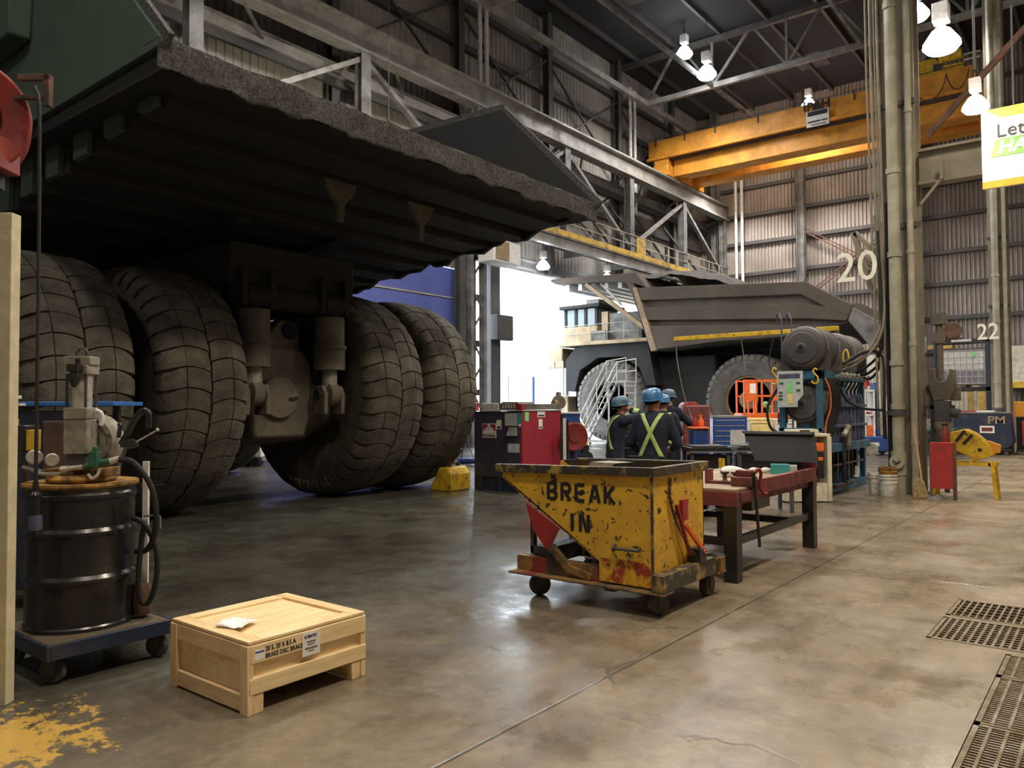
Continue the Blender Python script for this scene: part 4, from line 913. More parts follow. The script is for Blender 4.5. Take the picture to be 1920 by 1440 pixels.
# ---- wooden crate
cx0, cx1, cy0, cy1, ch = -4.40, -3.62, 2.34, 3.13, .385
cr8 = T('wooden_crate', 'pale pine shipping crate with stencilled side standing on the floor', 'crate', ((cx0 + cx1) / 2, (cy0 + cy1) / 2, 0))
def K(mb, n, m='pine', bev=.004): return mb.build(n, MT[m], cr8, bev, world=True)
K(MB().box(cx0 + .025, cx1 - .025, cy0 + .025, cy1 - .025, .09, .36), 'box_panel', 'pine')
K(MB().box(cx0 + .02, cx1 - .02, cy0 + .02, cy1 - .02, .355, .370), 'lid')
for a, b, c, d, m in ((cx0, cx1, cy0, cy0 + .085, 'pinex'), (cx0, cx1, cy1 - .085, cy1, 'pinex'), (cx0, cx0 + .085, cy0 + .087, cy1 - .087, 'pine'), (cx1 - .085, cx1, cy0 + .087, cy1 - .087, 'pine')):
    K(MB().box(a, b, c, d, .366, ch), 'lid_batten', m)
for x0 in (cx0 - .004, cx1 - .066): K(MB().box(x0, x0 + .07, cy0 - .008, cy0 + .03, 0, .363), 'corner_post', 'pinez')
for x0 in (cx0, cx1 - .07): K(MB().box(x0, x0 + .07, cy1 - .03, cy1 + .008, 0, .363), 'corner_post', 'pinez')
for y0, y1 in ((cy0 - .002, cy0 + .025), (cy1 - .025, cy1 + .002)):
    K(MB().box(cx0 + .068, cx1 - .068, y0, y1, .275, .363), 'end_board', 'pinex')
    K(MB().box(cx0 + .068, cx1 - .068, y0, y1, .012, .10), 'end_board', 'pinex')
for x0, x1 in ((cx1 - .025, cx1 + .006), (cx0 - .006, cx0 + .025)):
    K(MB().box(x0, x1, cy0 + .012, cy1, .265, .362), 'side_board')
    K(MB().box(x0, x1, cy0 + .006, cy1 + .006, .105, .190), 'side_board')
for y0 in (cy0 + .03, cy1 - .10): K(MB().box(cx0, cx1, y0, y0 + .065, 0, .105), 'skid', 'pinex')
for ln, z, s in (('20 S, 20 X 8.5 A', .328, .036), ('BRAKE DISC BRAKE', .291, .034)):
    text('stencil_lettering', ln, s, MT['ink'], cr8, (cx1 + .0075 - cr8.location.x, cy0 + .10 - cr8.location.y, z), (0, 1, 0), (0, 0, 1), .001, sx=.80, bold=.0005, align='LEFT')
lb = K(MB().box(cx1 + .006, cx1 + .008, cy0 + .335, cy0 + .455, .225, .355), 'shipping_label', 'paper', 0)
for z, w, h in ((.300, .06, .010), (.285, .05, .008), (.265, .085, .012), (.25, .04, .008)):
    MB().box(cx1 + .008, cx1 + .0086, cy0 + .395 - w / 2, cy0 + .395 + w / 2, z - h / 2, z + h / 2).build('print_line', MT['steel'], lb, world=True)
text('print_heading', 'KOMATSU', .022, MT['ink'], lb, (cx1 + .0086 - cr8.location.x, cy0 + .39 - cr8.location.y, .33), (0, 1, 0), (0, 0, 1), .0006, sx=.8, bold=.001)
bl = K(MB().box(cx1 + .006, cx1 + .0075, cy0 + .035, cy0 + .095, .283, .335), 'blue_edged_label', 'paper', 0)
MB().box(cx1 + .0075, cx1 + .008, cy0 + .038, cy0 + .092, .318, .327).build('label_band', MT['blue'], bl, world=True)
def crump(u, v):
    x = -3.98 + (u - .5) * .17 - (v - .5) * .10; y = 2.50 + (v - .5) * .17 + (u - .5) * .06
    return (x, y, .3885 + .020 * abs(math.sin(3.1 * u + 1) * math.sin(2.7 * v + .6)) + .012 * max(0, mnoise.noise(V(u * 4, v * 4, 2))))
MB().grid(crump, 14, 14).build('paper_slip', MT['paper'], label='creased white paper lying on the crate lid', cat='paper', solid=.001)

# ---- cream partition on the left edge
pp = T('steel_partition', 'cream painted steel partition post and panel at the left edge', 'partition', (-4.82, 1.64, 0), RZ)
MB().box(-.075, 0, -.03, .05, 0, 2.70).build('corner_post', MT['cream'], pp, .004)
MB().box(-.11, -.075, -.02, .03, .05, 2.66).build('seam_channel', MT['tan'], pp)
MB().box(-1.2, -.11, -.015, .03, 0, 2.62).box(-1.2, -.075, -.03, .06, 2.60, 2.68).build('panel_sheet', MT['cream'], pp, .004)
for z in (.45, .88, 1.75, 2.3):
    MB().cyl((-.135, -.015, z), (-.135, -.03, z), .014, n=10).build('bolt', MT['rust'], pp)
# hose reel above it
rr = T('hose_reel', 'red hose reel hanging overhead at the left picture edge', 'hose reel', (-5.57, 1.60, 3.40), RZ)
ring = [(.20, -.10), (.345, -.13), (.36, -.12), (.36, -.10), (.22, -.06), (.17, -.06), (.17, .06), (.22, .06), (.36, .10), (.36, .12), (.345, .13), (.20, .10)]
MB().lathe(ring, (0, 0, 0), (.55, -.83, 0), 44, closed=True).build('spool', MT['reel'], rr, .003)
MB().cyl((-.09, .14, 0), (.09, -.14, 0), .09, n=20).build('hub', MT['black'], rr)
MB().box(-.55, .27, -.10, .14, -.32, -.12).box(-.55, -.12, -.08, .12, -.14, .1).build('bracket_box', MT['reel'], rr, .01)
MB().box(.30, .50, .04, .07, .26, .30).box(.46, .50, .04, .09, .10, .30).box(.24, .46, .04, .07, .14, .17).build('guide_arm', MT['rust'], rr, .004)
MB().box(-.45, .2, -.05, .1, -.42, -.32).bar((-.3, .02, -.68), (-.3, .02, -.40), .08).build('mounting_bracket', MT['black'], rr, .005)
MB().box(.12, .15, -.145, -.14, -.26, -.20).build('sticker', MT['paper'], rr)

# ---- drum cart with pump
dc = T('drum_cart', 'dark blue steel platform cart on casters under the black drum', 'cart', (-5.28, 2.235, 0))
MB().box(-.39, .38, -.37, .37, .225, .240).build('deck_plate', MT['grate'], dc)
MB().box(-.40, .40, -.385, -.36, .155, .245).box(-.40, .40, .36, .385, .155, .245).box(-.40, -.375, -.36, .36, .155, .245).box(.375, .40, -.36, .36, .155, .245).build('edge_frame', MT['navy'], dc, .004)
def caster(parent, x, y, r, top, m='rubberdk', w=.045, ang=0.0):
    c = Matrix.Rotation(ang, 4, 'Z')
    f = MB()
    f.box(-.05, .05, -.045, .045, top - .012, top)
    for s in (-1, 1): f.box(-.03, .03, s * (w / 2 + .008) - .004, s * (w / 2 + .008) + .004, r - .02, top - .01)
    f.v = [tuple(c @ Vector(p) + V(x, y, 0)) for p in f.v]
    o = f.build('caster', MT['steeld'], parent)
    q = MB().lathe([(.02, -w / 2 - .003), (r * .55, -w / 2), (r * .9, -w / 2), (r, -w * .25), (r, w * .25), (r * .9, w / 2), (r * .55, w / 2), (.02, w / 2 + .003)], (0, 0, 0), (0, 1, 0), 24)
    q.v = [tuple(c @ Vector(p) + V(x, y, r)) for p in q.v]
    q.build('wheel', MT[m], o)
    return o
for x, y, a in ((.30, -.31, .7), (.31, .31, .5), (-.3, -.31, .6), (-.3, .31, .5)): caster(dc, x, y, .075, .157, ang=a)
dr = T('oil_drum', 'glossy black steel drum on the blue platform cart', 'drum', (-5.33, 2.22, .241))
rd = .318
prof = [(.0, .012), (rd - .02, .012), (rd - .015, 0), (rd + .004, .0), (rd + .004, .02), (rd - .004, .03), (rd - .004, .28)]
for zc in (.31, .60): prof += [(rd - .004, zc - .03), (rd + .012, zc - .008), (rd + .012, zc + .008), (rd - .004, zc + .03)]
prof += [(rd - .004, .80), (rd + .008, .815), (rd + .008, .835), (rd - .004, .85), (rd + .004, .87), (rd + .004, .89), (rd - .015, .89), (rd - .02, .875), (0, .875)]
MB().lathe(prof, n=56).build('shell', MT['drum'], dr)
MB().lathe([(0, .872), (rd - .02, .872), (rd + .014, .878), (rd + .020, .890), (rd + .016, .905), (rd - .03, .900), (0, .90)], n=48).build('lid', MT['ochre'], dr)
# pump on the lid
pu = T('grease_pump', 'grey air-driven grease pump with round casting standing on the black drum', 'pump', (-5.33, 2.22, 1.146), RZ)
def PU(mb, n, m, bev=0.0): return mb.build(n, MT[m], pu, bev)
PU(MB().lathe([(0, 0), (.20, 0), (.21, .02), (.18, .045), (0, .05)], n=32).box(-.19, .20, -.10, .10, .03, .085), 'base_flange', 'ochre', .006)
PU(MB().lathe([(0, -.07), (.16, -.07), (.185, -.05), (.187, .03), (.16, .06), (0, .06)], (.045, .04, .25), (0, -1, 0), 40), 'round_casting', 'cast', .002)
PU(MB().lathe([(.145, .0), (.150, .012), (.135, .012), (.132, 0)], (.045, -.02, .25), (0, -1, 0), 40, closed=True), 'casting_rib', 'cast')
for k in range(8):
    a = k * math.pi / 4 + .3
    PU(MB().cyl((.045 + .155 * math.cos(a), -.025, .25 + .155 * math.sin(a)), (.045 + .155 * math.cos(a), -.045, .25 + .155 * math.sin(a)), .010, n=8), 'bolt', 'steeld')
PU(MB().box(-.035, .115, -.16, -.03, .18, .40).box(-.035, .115, -.165, -.02, .40, .475), 'valve_block', 'cast', .006)
PU(MB().box(-.02, .10, -.14, -.04, .085, .18), 'pedestal', 'steeld', .004)
PU(MB().cyl((.04, -.09, .475), (.04, -.09, .70), .062, n=24), 'air_cylinder', 'chrome')
for dx, dy in ((-.06, -.06), (.06, -.06), (-.06, .06), (.06, .06)): PU(MB().cyl((.04 + dx, -.09 + dy, .46), (.04 + dx, -.09 + dy, .74), .009, n=8), 'tie_rod', 'steeld')
PU(MB().box(-.035, .115, -.165, -.015, .685, .745).box(-.05, .125, -.15, -.03, .745, .80), 'end_cap', 'cast', .006)
PU(MB().tube([(.04 + .035 * math.cos(a), -.09, .82 + .035 * math.sin(a)) for a in [i * math.pi / 7 for i in range(15)]], .008, 6), 'lifting_eye', 'steeld')
PU(MB().lathe([(.02, .11), (.03, .09), (.03, .05), (.022, .02), (.008, 0)], (.055, -.20, .60), n=14).box(.02, .09, -.23, -.16, .70, .745).cyl((.075, -.2, .745), (.075, -.2, .78), .015, n=10), 'filter_bowl', 'black')
PU(MB().tube(spline([(.13, -.08, .455), (.165, -.09, .44), (.175, -.09, .40), (.165, -.09, .36)]), .014, 8), 'air_tube', 'white')
PU(MB().lathe([(0, 0), (.045, 0), (.048, .02), (.040, .028), (0, .026)], (-.20, -.18, .165), (.5, -.86, 0), 22), 'pressure_gauge', 'chrome')
PU(MB().lathe([(0, 0), (.04, 0), (.042, .02), (.036, .026), (0, .024)], (-.11, -.14, .145), (.35, -.93, 0), 20), 'pressure_gauge', 'chrome')
PU(MB().tube([(-.2, -.17, .12), (-.2, -.16, .06), (-.05, -.15, .045)], .012, 8).tube([(-.3, -.14, .10), (-.16, -.15, .055), (.02, -.15, .06)], .012, 8), 'fitting_pipe', 'cast')
PU(MB().cyl((-.04, -.16, .085), (.10, -.17, .10), .017, n=10).cyl((-.04, -.16, .085), (.0, -.162, .09), .024, n=6), 'hex_fitting', 'chrome')
PU(MB().cyl((.11, -.17, .10), (.26, -.15, .135), .022, n=12).box(.15, .20, -.2, -.14, .10, .20).cyl((.175, -.17, .2), (.175, -.17, .23), .018, n=10), 'ball_valve', 'dgreen', .004)
PU(MB().tube(spline([(.14, -.18, .055), (.17, -.20, .03), (.20, -.19, .05), (.21, -.18, .09)]), .01, 6).cyl((.25, -.15, .13), (.31, -.14, .15), .02, n=10), 'elbow', 'chrome')
PU(MB().tube(spline([(.28, -.05, .24), (.32, -.06, .30), (.37, -.06, .40), (.42, -.06, .45), (.455, -.06, .43), (.46, -.06, .34)]), [.022] * 25 + [.018] * 6, 10), 'lever_handle', 'black')
PU(MB().tube([(.27, -.07, .28), (.28, -.07, .36), (.27, -.07, .37)], .014, 8).lathe([(.02, 0), (.055, .01), (.05, .05), (.02, .06)], (.33, -.05, .21), n=16), 'swivel', 'black')
PU(MB().tube([(.35, -.06, .235), (.51, -.06, .325)], .006, 6).ball((.515, -.06, .328), .012, 8, 6), 'thin_lever', 'chrome')
# hoses at the drum
def hose(pts, r, m, lab, cat='hose', g=None, n=8, name='hose'):
    return MB().tube(spline(pts, 8), r, n).build(name, MT[m], label=lab, cat=cat, group=g)
def dl(x, y, z): # point in the pump's own frame
    return (-5.33 + x * R_IMG[0] - y * R_IMG[1], 2.22 + x * R_IMG[1] + y * R_IMG[0], z)
hose([dl(.31, -.14, 1.29), dl(.40, -.14, 1.27), dl(.50, -.12, 1.13), dl(.53, -.1, .95), dl(.50, -.06, .80), dl(.43, 0, .70), dl(.34, .03, .68)], .019, 'blackr', 'black hose curving from the grease pump down past the drum side')
hose([dl(.33, .0, .90), dl(.40, -.02, .88), dl(.46, -.02, .80), dl(.50, -.02, .68), dl(.50, -.02, .52), dl(.46, -.02, .38), dl(.41, -.02, .36), dl(.38, -.02, .46), dl(.385, 0, .70), dl(.40, .02, .86)], .018, 'blackr', 'black hose loop hanging lowest beside the drum')
cs = T('hose_bracket', 'white upright bracket behind the drum with a thin wire loop', 'bracket', dl(.36, .12, .241), RZ)
MB().box(-.02, .02, -.01, .01, 0, 1.02).build('upright', MT['white'], cs, .002)
MB().tube([(0, -.03, .66), (.10, -.04, .67), (.115, -.04, .65), (.115, -.04, .58)], .007, 6).build('wire_loop', MT['steel'], cs)
MB().lathe([(0, 0), (.055, 0), (.06, .04), (.06, .16), (.045, .20), (0, .2)], (-.01, -.02, .02), n=18).build('filter_canister', MT['rust'], cs)
hose([(-5.17, 1.85, 3.58), (-5.125, 1.86, 3.46), (-5.12, 1.865, 3.0), (-5.12, 1.87, 2.2), (-5.12, 1.87, 1.45), (-5.12, 1.87, 1.16)], .011, 'blackr', 'long thin hose dropping from the red reel past the drum')
gg = T('grease_gun', 'dark grease nozzle hanging on the hose in front of the drum', 'nozzle', (-5.12, 1.87, .86), RZ)
MB().lathe([(0, 0), (.030, .01), (.036, .05), (.036, .24), (.02, .26), (.014, .32)], n=16).build('barrel', MT['drum'], gg)
MB().lathe([(.037, .0), (.039, .04), (.037, .09)], (0, 0, .03), n=16).build('grip_band', MT['bluem'], gg)
# black box with yellow tags, left of the pump
bx = T('control_box', 'black control box with yellow tags beside the grease pump', 'box', dl(-.37, -.10, 1.25), RZ)
MB().box(-.14, .10, -.08, .08, .10, .26).build('casing', MT['black'], bx, .006)
MB().box(.10, .125, -.06, .06, .10, .23).build('yellow_cap', MT['yellow'], bx, .004)
MB().box(-.04, .04, -.09, -.03, .26, .30).build('yellow_tag', MT['yellow'], bx, .003)
MB().tube([(-.02, 0, .26), (-.02, 0, .52)], .007, 6).ball((-.02, 0, .54), .022, 12, 8).ball((-.02, 0, .42), .020, 12, 8).build('knobbed_lever', MT['black'], bx)
MB().box(-.16, .02, -.02, .02, .43, .45).box(-.16, .04, -.03, .03, .385, .40).build('white_bar', MT['white'], bx)
MB().tube([(.06, 0, .10), (.06, 0, -.10)], .018, 8).tube([(-.1, 0, .05), (.12, .02, -.03), (.22, .06, -.06)], .014, 8).build('stand_pipe', MT['steeld'], bx)
# blue-topped bench behind
bb = T('tool_trolley', 'dark tool trolley with bright blue top edge between drum and tyre', 'trolley', dl(-.62, 1.45, 0), RZ)
MB().box(-.95, .20, -.25, .25, 1.64, 1.675).build('top', MT['bright'], bb, .004)
MB().box(-.9, -.1, -.22, .22, .16, 1.60).build('cabinet', MT['navy'], bb, .01)
MB().box(-.34, -.12, -.30, -.2, 1.12, 1.52).build('terminal_block', MT['rust'], bb, .01)
for x in (-.92, .0):
    for y in (-.2, .2): MB().box(x - .025, x + .025, y - .025, y + .025, .0, 1.64).build('leg', MT['steeld'], bb)

# ---- BREAK IN hopper
hp = T('tipping_hopper', 'chipped yellow tipping hopper stencilled BREAK IN on a wheeled base', 'hopper', (-3.45, 5.83, 0))
def Hh(mb, n, m, bev=0.0): return mb.build(n, MT[m], hp, bev, world=True)
HY0, HY1, HX = 5.34, 6.26, -2.86
sp = [(-4.34, 1.09), (-4.34, 1.00), (-4.06, .80), (-3.33, .37), (-3.33, .21), (HX, .21), (HX, 1.12)]
b = MB().prism(sp, (0, HY0, 0), (1, 0, 0), (0, 0, 1), (0, .02, 0)).prism(sp, (0, HY1 - .02, 0), (1, 0, 0), (0, 0, 1), (0, .02, 0))
b.box(HX - .02, HX, HY0, HY1, .21, 1.12).box(-3.33, HX, HY0, HY1, .21, .23).box(-3.345, -3.325, HY0, HY1, .21, .38)
b.bar((-4.34, (HY0 + HY1) / 2, 1.0), (-3.33, (HY0 + HY1) / 2, .37), HY1 - HY0, .02)
Hh(b, 'bin_body', 'hopper', .004)
Hh(MB().box(HX - .012, HX + .004, HY0 - .004, HY0 + .012, .21, 1.04), 'corner_seam', 'rimblk')
r = MB().bar((-4.40, HY0 - .01, 1.075), (HX - .016, HY0 - .01, 1.105), .05, .07).bar((-4.17, HY1 + .01, 1.085), (HX - .016, HY1 + .01, 1.105), .05, .07).bar((HX + .01, HY0 - .035, 1.105), (HX + .01, HY1 + .035, 1.105), .05, .07)
Hh(r, 'rim', 'rimblk', .006)
Hh(MB().prism([(-4.30, 1.10), (-3.36, .42), (HX - .03, .42), (HX - .03, 1.135)], (0, HY1 - .035, 0), (1, 0, 0), (0, 0, 1), (0, .012, 0)).box(HX - .034, HX - .022, HY0 + .03, HY1 - .04, .4, 1.13).box(-3.9, HX - .04, HY0 + .03, HY1 - .04, .70, .72), 'dark_liner', 'black')
Hh(MB().box(-3.325, HX - .005, HY0 - .003, HY0, .215, .40), 'scraped_plate', 'scraped', 0)
# stencil lettering
GL = {'B': [[(0, 0), (0, 1)], [(.22, 1), (.62, 1), (.80, .86), (.80, .66), (.62, .56)], [(.22, .5), (.6, .5)], [(.66, .46), (.86, .34), (.86, .14), (.64, 0), (.22, 0)]],
      'R': [[(0, 0), (0, 1)], [(.22, 1), (.66, 1), (.84, .86), (.84, .64), (.66, .5), (.22, .5)], [(.45, .38), (.86, 0)]],
      'E': [[(0, 0), (0, 1)], [(.2, 1), (.8, 1)], [(.2, .5), (.62, .5)], [(.2, 0), (.8, 0)]],
      'A': [[(0, 0), (.36, 1)], [(.54, 1), (.90, 0)], [(.40, .28), (.52, .28)]],
      'K': [[(0, 0), (0, 1)], [(.82, 1), (.24, .5)], [(.30, .42), (.88, 0)]],
      'I': [[(0, 0), (0, 1)]], 'N': [[(0, 0), (0, 1)], [(.16, 1), (.62, 0)], [(.78, 0), (.78, 1)]]}
def stencil(word, x, z, w, h, st, gap):
    for chx in word:
        m = MB(); k = 0
        for pl in GL[chx]:
            for p, q in zip(pl[:-1], pl[1:]):
                k += 1; e = HY0 - .002 - .00015 * k
                P, Q = V(x + p[0] * w, e, z + p[1] * h), V(x + q[0] * w, e, z + q[1] * h)
                d = (Q - P).normalized() * st * .22
                m.bar(P - d, Q + d, st, .002, (0, 1, 0))
        Hh(m, 'stencil_letter', 'ink')
        x += (w * .30 if chx == 'I' else w) + gap
stencil('BREAK', -3.84, .840, .092, .130, .031, .048)
stencil('IN', -3.60, .595, .10, .130, .031, .050)
Hh(MB().tube(spline([(-3.19, HY0, .515), (-3.19, HY0 - .035, .50), (-3.17, HY0 - .04, .495), (-2.99, HY0 - .04, .495), (-2.97, HY0 - .035, .50), (-2.97, HY0, .51)], 4), .012, 8), 'grab_handle', 'steeld')
Hh(MB().prism([(-4.08, .79), (-3.72, .60), (-3.80, .46), (-3.86, .41), (-4.0, .56)], (0, HY0 - .012, 0), (1, 0, 0), (0, 0, 1), (0, .012, 0)), 'rocker_plate', 'red', .003)
Hh(MB().prism([(-4.08, .79), (-3.72, .60), (-3.80, .46), (-3.86, .41), (-4.0, .56)], (0, HY1, 0), (1, 0, 0), (0, 0, 1), (0, .012, 0)), 'rocker_plate', 'red', .003)
Hh(MB().prism([(-3.86, .42), (-3.80, .46), (-3.62, .30), (-3.42, .25), (-3.42, .20), (-3.66, .24)], (0, HY0 - .01, 0), (1, 0, 0), (0, 0, 1), (0, .04, 0)), 'rocker_track', 'hopbase', .003)
Hh(MB().box(-4.12, -4.08, 5.45, 5.50, .33, .72).box(-4.12, -4.08, 6.05, 6.10, .33, .72).box(-4.12, -3.9, 5.45, 6.10, .33, .40), 'stop_post', 'steeld', .004)
for f in (MB().box(-4.20, HX, 5.362, 5.44, .20, .325).box(-4.22, -2.73, 5.26, 5.44, .18, .20), MB().box(-4.20, -2.72, 6.28, 6.38, .20, .325).box(-4.22, -2.73, 6.26, 6.42, .18, .20)): Hh(f, 'base_rail', 'hopbase', .006)
for f in (MB().box(HX + .02, -2.74, 5.27, 6.42, .20, .335), MB().box(-4.20, -4.08, 5.45, 6.28, .20, .325), MB().box(-3.3, -3.2, 5.34, 6.28, .14, .18)): Hh(f, 'base_crossbar', 'rimblk', .006)
for x, y, a in ((-3.98, 5.40, .9), (-2.86, 5.42, 1.2), (-2.83, 6.24, 1.57), (-4.0, 6.25, 1.0)):
    caster(hp, x - hp.location.x, y - hp.location.y, .092, .18, w=.07, ang=a)
lv = Hh(MB().bar((HX + .015, 5.72, .82), (HX + .06, 5.86, .40), .03, .02).box(HX, HX + .03, 5.80, 5.90, .68, .85), 'release_lever', 'red', .003)
MB().bar((HX + .04, 5.80, .66), (HX + .11, 5.98, .44), .035, .03).bar((HX + .11, 5.98, .44), (HX + .10, 6.02, .36), .05, .05).build('lever_arm', MT['orange'], lv, .003, world=True)
Hh(MB().box(HX + .02, HX + .13, 5.90, 6.02, .33, .45), 'latch_block', 'black', .004)
cm = MB()
pc = spline([(HX + .012, 5.62, 1.02), (HX + .015, 5.60, .90), (HX + .02, 5.64, .78), (HX + .03, 5.70, .66), (HX + .05, 5.80, .52), (HX + .09, 5.88, .40)], 7)
for i in range(0, len(pc) - 1, 1):
    c, d = pc[i], (pc[i + 1] - pc[i]).normalized(); s = V(0, 1, 0) if i % 2 else V(1, 0, 0)
    s = (s - d * s.dot(d)).normalized()
    cm.tube([c + d * .019 * math.cos(a) + s * .010 * math.sin(a) for a in [k * math.pi / 4 for k in range(8)]], .0045, 5, closed=True)
Hh(cm, 'chain', 'rust')
Hh(MB().tube(spline([(HX + .12, 5.97, .40), (HX + .14, 6.08, .38), (HX + .13, 6.2, .35)], 4), .016, 8), 'lock_rod', 'black')
# things poking out of the hopper
MB().prism([(-.14, 0), (.12, .0), (.17, .05), (-.08, .055)], (-3.72, 5.95, 1.06), (1, 0, 0), (0, 0, 1), (.06, .22, 0)).box(-3.80, -3.60, 5.9, 6.2, .60, 1.06).build('scrap_bracket', MT['cast'], label='grey metal scrap poking over the hopper rim', cat='scrap')

# ---- welding table
TX0, TX1, TY0, TY1, TZ = -3.95, -2.78, 6.80, 9.15, .85
tb = T('work_table', 'heavy maroon-edged steel work table beside the yellow hopper', 'table', ((TX0 + TX1) / 2, (TY0 + TY1) / 2, 0))
def Tt(mb, n, m, bev=0.0): return mb.build(n, MT[m], tb, bev, world=True)
Tt(MB().box(TX0, TX1 - .02, TY0, TY1, TZ - .025, TZ), 'table_top', 'tan', .003)
Tt(MB().box(TX1 - .06, TX1, TY0 + .35, TY1, TZ - .09, TZ + .055).box(TX1 - .22, TX1, TY1 - .05, TY1, TZ - .05, TZ + .24).box(TX1 - .055, TX1 + .004, TY0 + .085, TY0 + .35, TZ - .12, TZ - .03), 'edge_rail', 'redd', .005)
for a in ((TX0, TX1 - .008, TY0 - .006, TY0 + .08), (TX0, TX0 + .08, TY0 + .082, TY1 - .082), (TX0, TX1 - .008, TY1 - .08, TY1 + .004), (TX1 - .12, TX1 - .062, TY0 + .082, TY1 - .082)): Tt(MB().box(*a, TZ - .16, TZ - .028), 'apron', 'redd', .004)
for x, y in ((TX1 - .14, TY0), (TX1 - .14, TY1 - .14), (TX0, TY0), (TX0, TY1 - .14)):
    Tt(MB().box(x, x + .13, y, y + .13, 0, TZ - .03), 'leg', 'black', .006)
Tt(MB().bar((TX0 + .07, TY0 + .07, .36), (TX0 + .07, TY1 - .07, .36), .06, .07).bar((TX1 - .08, TY0 + .07, .36), (TX1 - .08, TY1 - .07, .36), .06, .07).bar((TX0 + .07, TY1 - .6, .36), (TX1 - .07, TY1 - .6, .36), .06, .07).bar((TX0 + .07, TY0 + .06, .36), (TX1 - .07, TY0 + .06, .36), .06, .07), 'stretcher', 'black')
Tt(MB().box(TX1 - .5, TX1 - .12, 7.45, 7.95, .58, .72), 'drawer_box', 'black', .005)
# on the table
cl = T('pipe_vise', 'rusty red chain clamp with chain hanging off the table edge', 'vise', (-2.84, 7.18, TZ))
MB().box(-.12, .07, -.10, .10, 0, .09).box(-.10, .05, -.03, .09, .09, .15).build('body', MT['redd'], cl, .008)
MB().tube(spline([(.06, .03, .12), (.10, .05, .16), (.11, .08, .12), (.09, .10, .02), (.11, .12, -.06), (.14, .14, -.08)], 4), .016, 8).build('hook_arm', MT['red'], cl)
km = MB()
for i in range(40):
    z = .13 - i * .0175
    km.bar((.075 + .0012 * i, -.01 - .022, z), (.075 + .0012 * i, -.01 + .022, z), .016, .012)
    km.bar((.075 + .0012 * i, -.01, z + .008), (.075 + .0012 * i, -.01, z - .010), .016, .018)
km.build('chain', MT['blackr'], cl)
ft = T('fixture_plate', 'maroon clamping fixture with two studs on the near table corner', 'fixture', (-3.08, 7.28, TZ))
MB().box(-.18, .14, -.06, .06, 0, .03).box(-.20, -.17, -.07, .07, 0, .14).build('plate', MT['redd'], ft, .004)
for x in (-.02, .09): MB().lathe([(.035, 0), (.02, .02), (.02, .06), (.045, .08), (.045, .09), (0, .09)], (x, 0, .03), n=14).build('stud', MT['rust'], ft)
MB().tube(spline([(-3.42, 7.95, .89), (-3.34, 8.02, .905), (-3.24, 8.1, .89), (-3.14, 8.12, .87)], 5), [.05, .06, .066, .068, .068, .066, .064, .06, .055, .05, .045, .04, .035, .03, .025, .02], 12).build('rag_roll', MT['paper'], label='white rolled rag on the table next to the hopper rim', cat='rag')
for k, (x, y, lab) in enumerate(((-3.33, 8.66, 'crumpled white glove on the table, the one toward the hopper'), (-3.22, 8.73, 'crumpled white glove on the table, the one toward the teal box'))):
    g = MB().tube(spline([(x - .05, y - .03, TZ + .028), (x, y, TZ + .035), (x + .045, y + .035, TZ + .025)], 4), [.02, .026, .030, .032, .03, .028, .026, .022, .018], 10)
    for q in range(3): g.tube([(x + .04, y + .03, TZ + .02), (x + .07 + .01 * q, y + .02 + .025 * q, TZ + .014)], [.012, .009], 6)
    g.build('work_glove', MT['paper'], label=lab, cat='glove', group='white work gloves on the table')
tk = T('tissue_box', 'teal box with a clear end on the work table', 'box', (-3.05, 8.72, TZ), .35)
MB().box(-.11, .09, -.06, .06, 0, .11).build('carton', MT['tealbox'], tk, .006)
MB().box(.09, .17, -.055, .055, 0, .10).build('clear_end', MT['label'], tk, .006)
# dark tilted tray on a stand
tt = T('tilting_tray', 'wide black tilted tray on a post at the far end of the work table', 'tray', (-3.0, 8.92, TZ))

MB().prism([(-.40, .20), (.42, .20), (.50, -.14), (-.22, -.14)], (0, 0, 0), (1, 0, 0), (0, .35, 1.0), (0, .02, 0)).build('tray', MT['black'], tt, .003).location = (-.17, -.05, .27)
MB().prism([(-.40, .20), (.42, .20), (.42, .17), (-.38, .17)], (0, 0, 0), (1, 0, 0), (0, .35, 1.0), (0, -.05, 0)).build('tray_lip', MT['steeld'], tt).location = (-.17, -.05, .27)
MB().box(-.06, .08, .0, .10, 0, .30).build('post', MT['black'], tt, .004)
MB().box(-.14, .16, -.06, .18, 0, .015).build('foot_plate', MT['black'], tt)
# ================================================================ PEOPLE
def remesh(o, vox, it):
    a = o.modifiers.new('remesh', 'REMESH'); a.mode = 'VOXEL'; a.voxel_size = vox; a.use_smooth_shade = True
    b = o.modifiers.new('smooth', 'SMOOTH'); b.factor = .5; b.iterations = it
    for p in o.data.polygons: p.use_smooth = True

def loft(mb, rings, n=22):
    o = len(mb.v)
    for z, cx, cy, rx, ry in rings:
        for k in range(n):
            a = 2 * math.pi * k / n; c, s = math.cos(a), math.sin(a)
            e = .85
            mb.v.append((cx + rx * math.copysign(abs(c) ** e, c), cy + ry * math.copysign(abs(s) ** e, s), z))
    for j in range(len(rings) - 1):
        for k in range(n):
            k2 = (k + 1) % n
            mb.f.append((o + j * n + k, o + j * n + k2, o + (j + 1) * n + k2, o + (j + 1) * n + k))
    mb.f.append(tuple(range(o, o + n))[::-1]); mb.f.append(tuple(range(o + (len(rings) - 1) * n, o + len(rings) * n)))

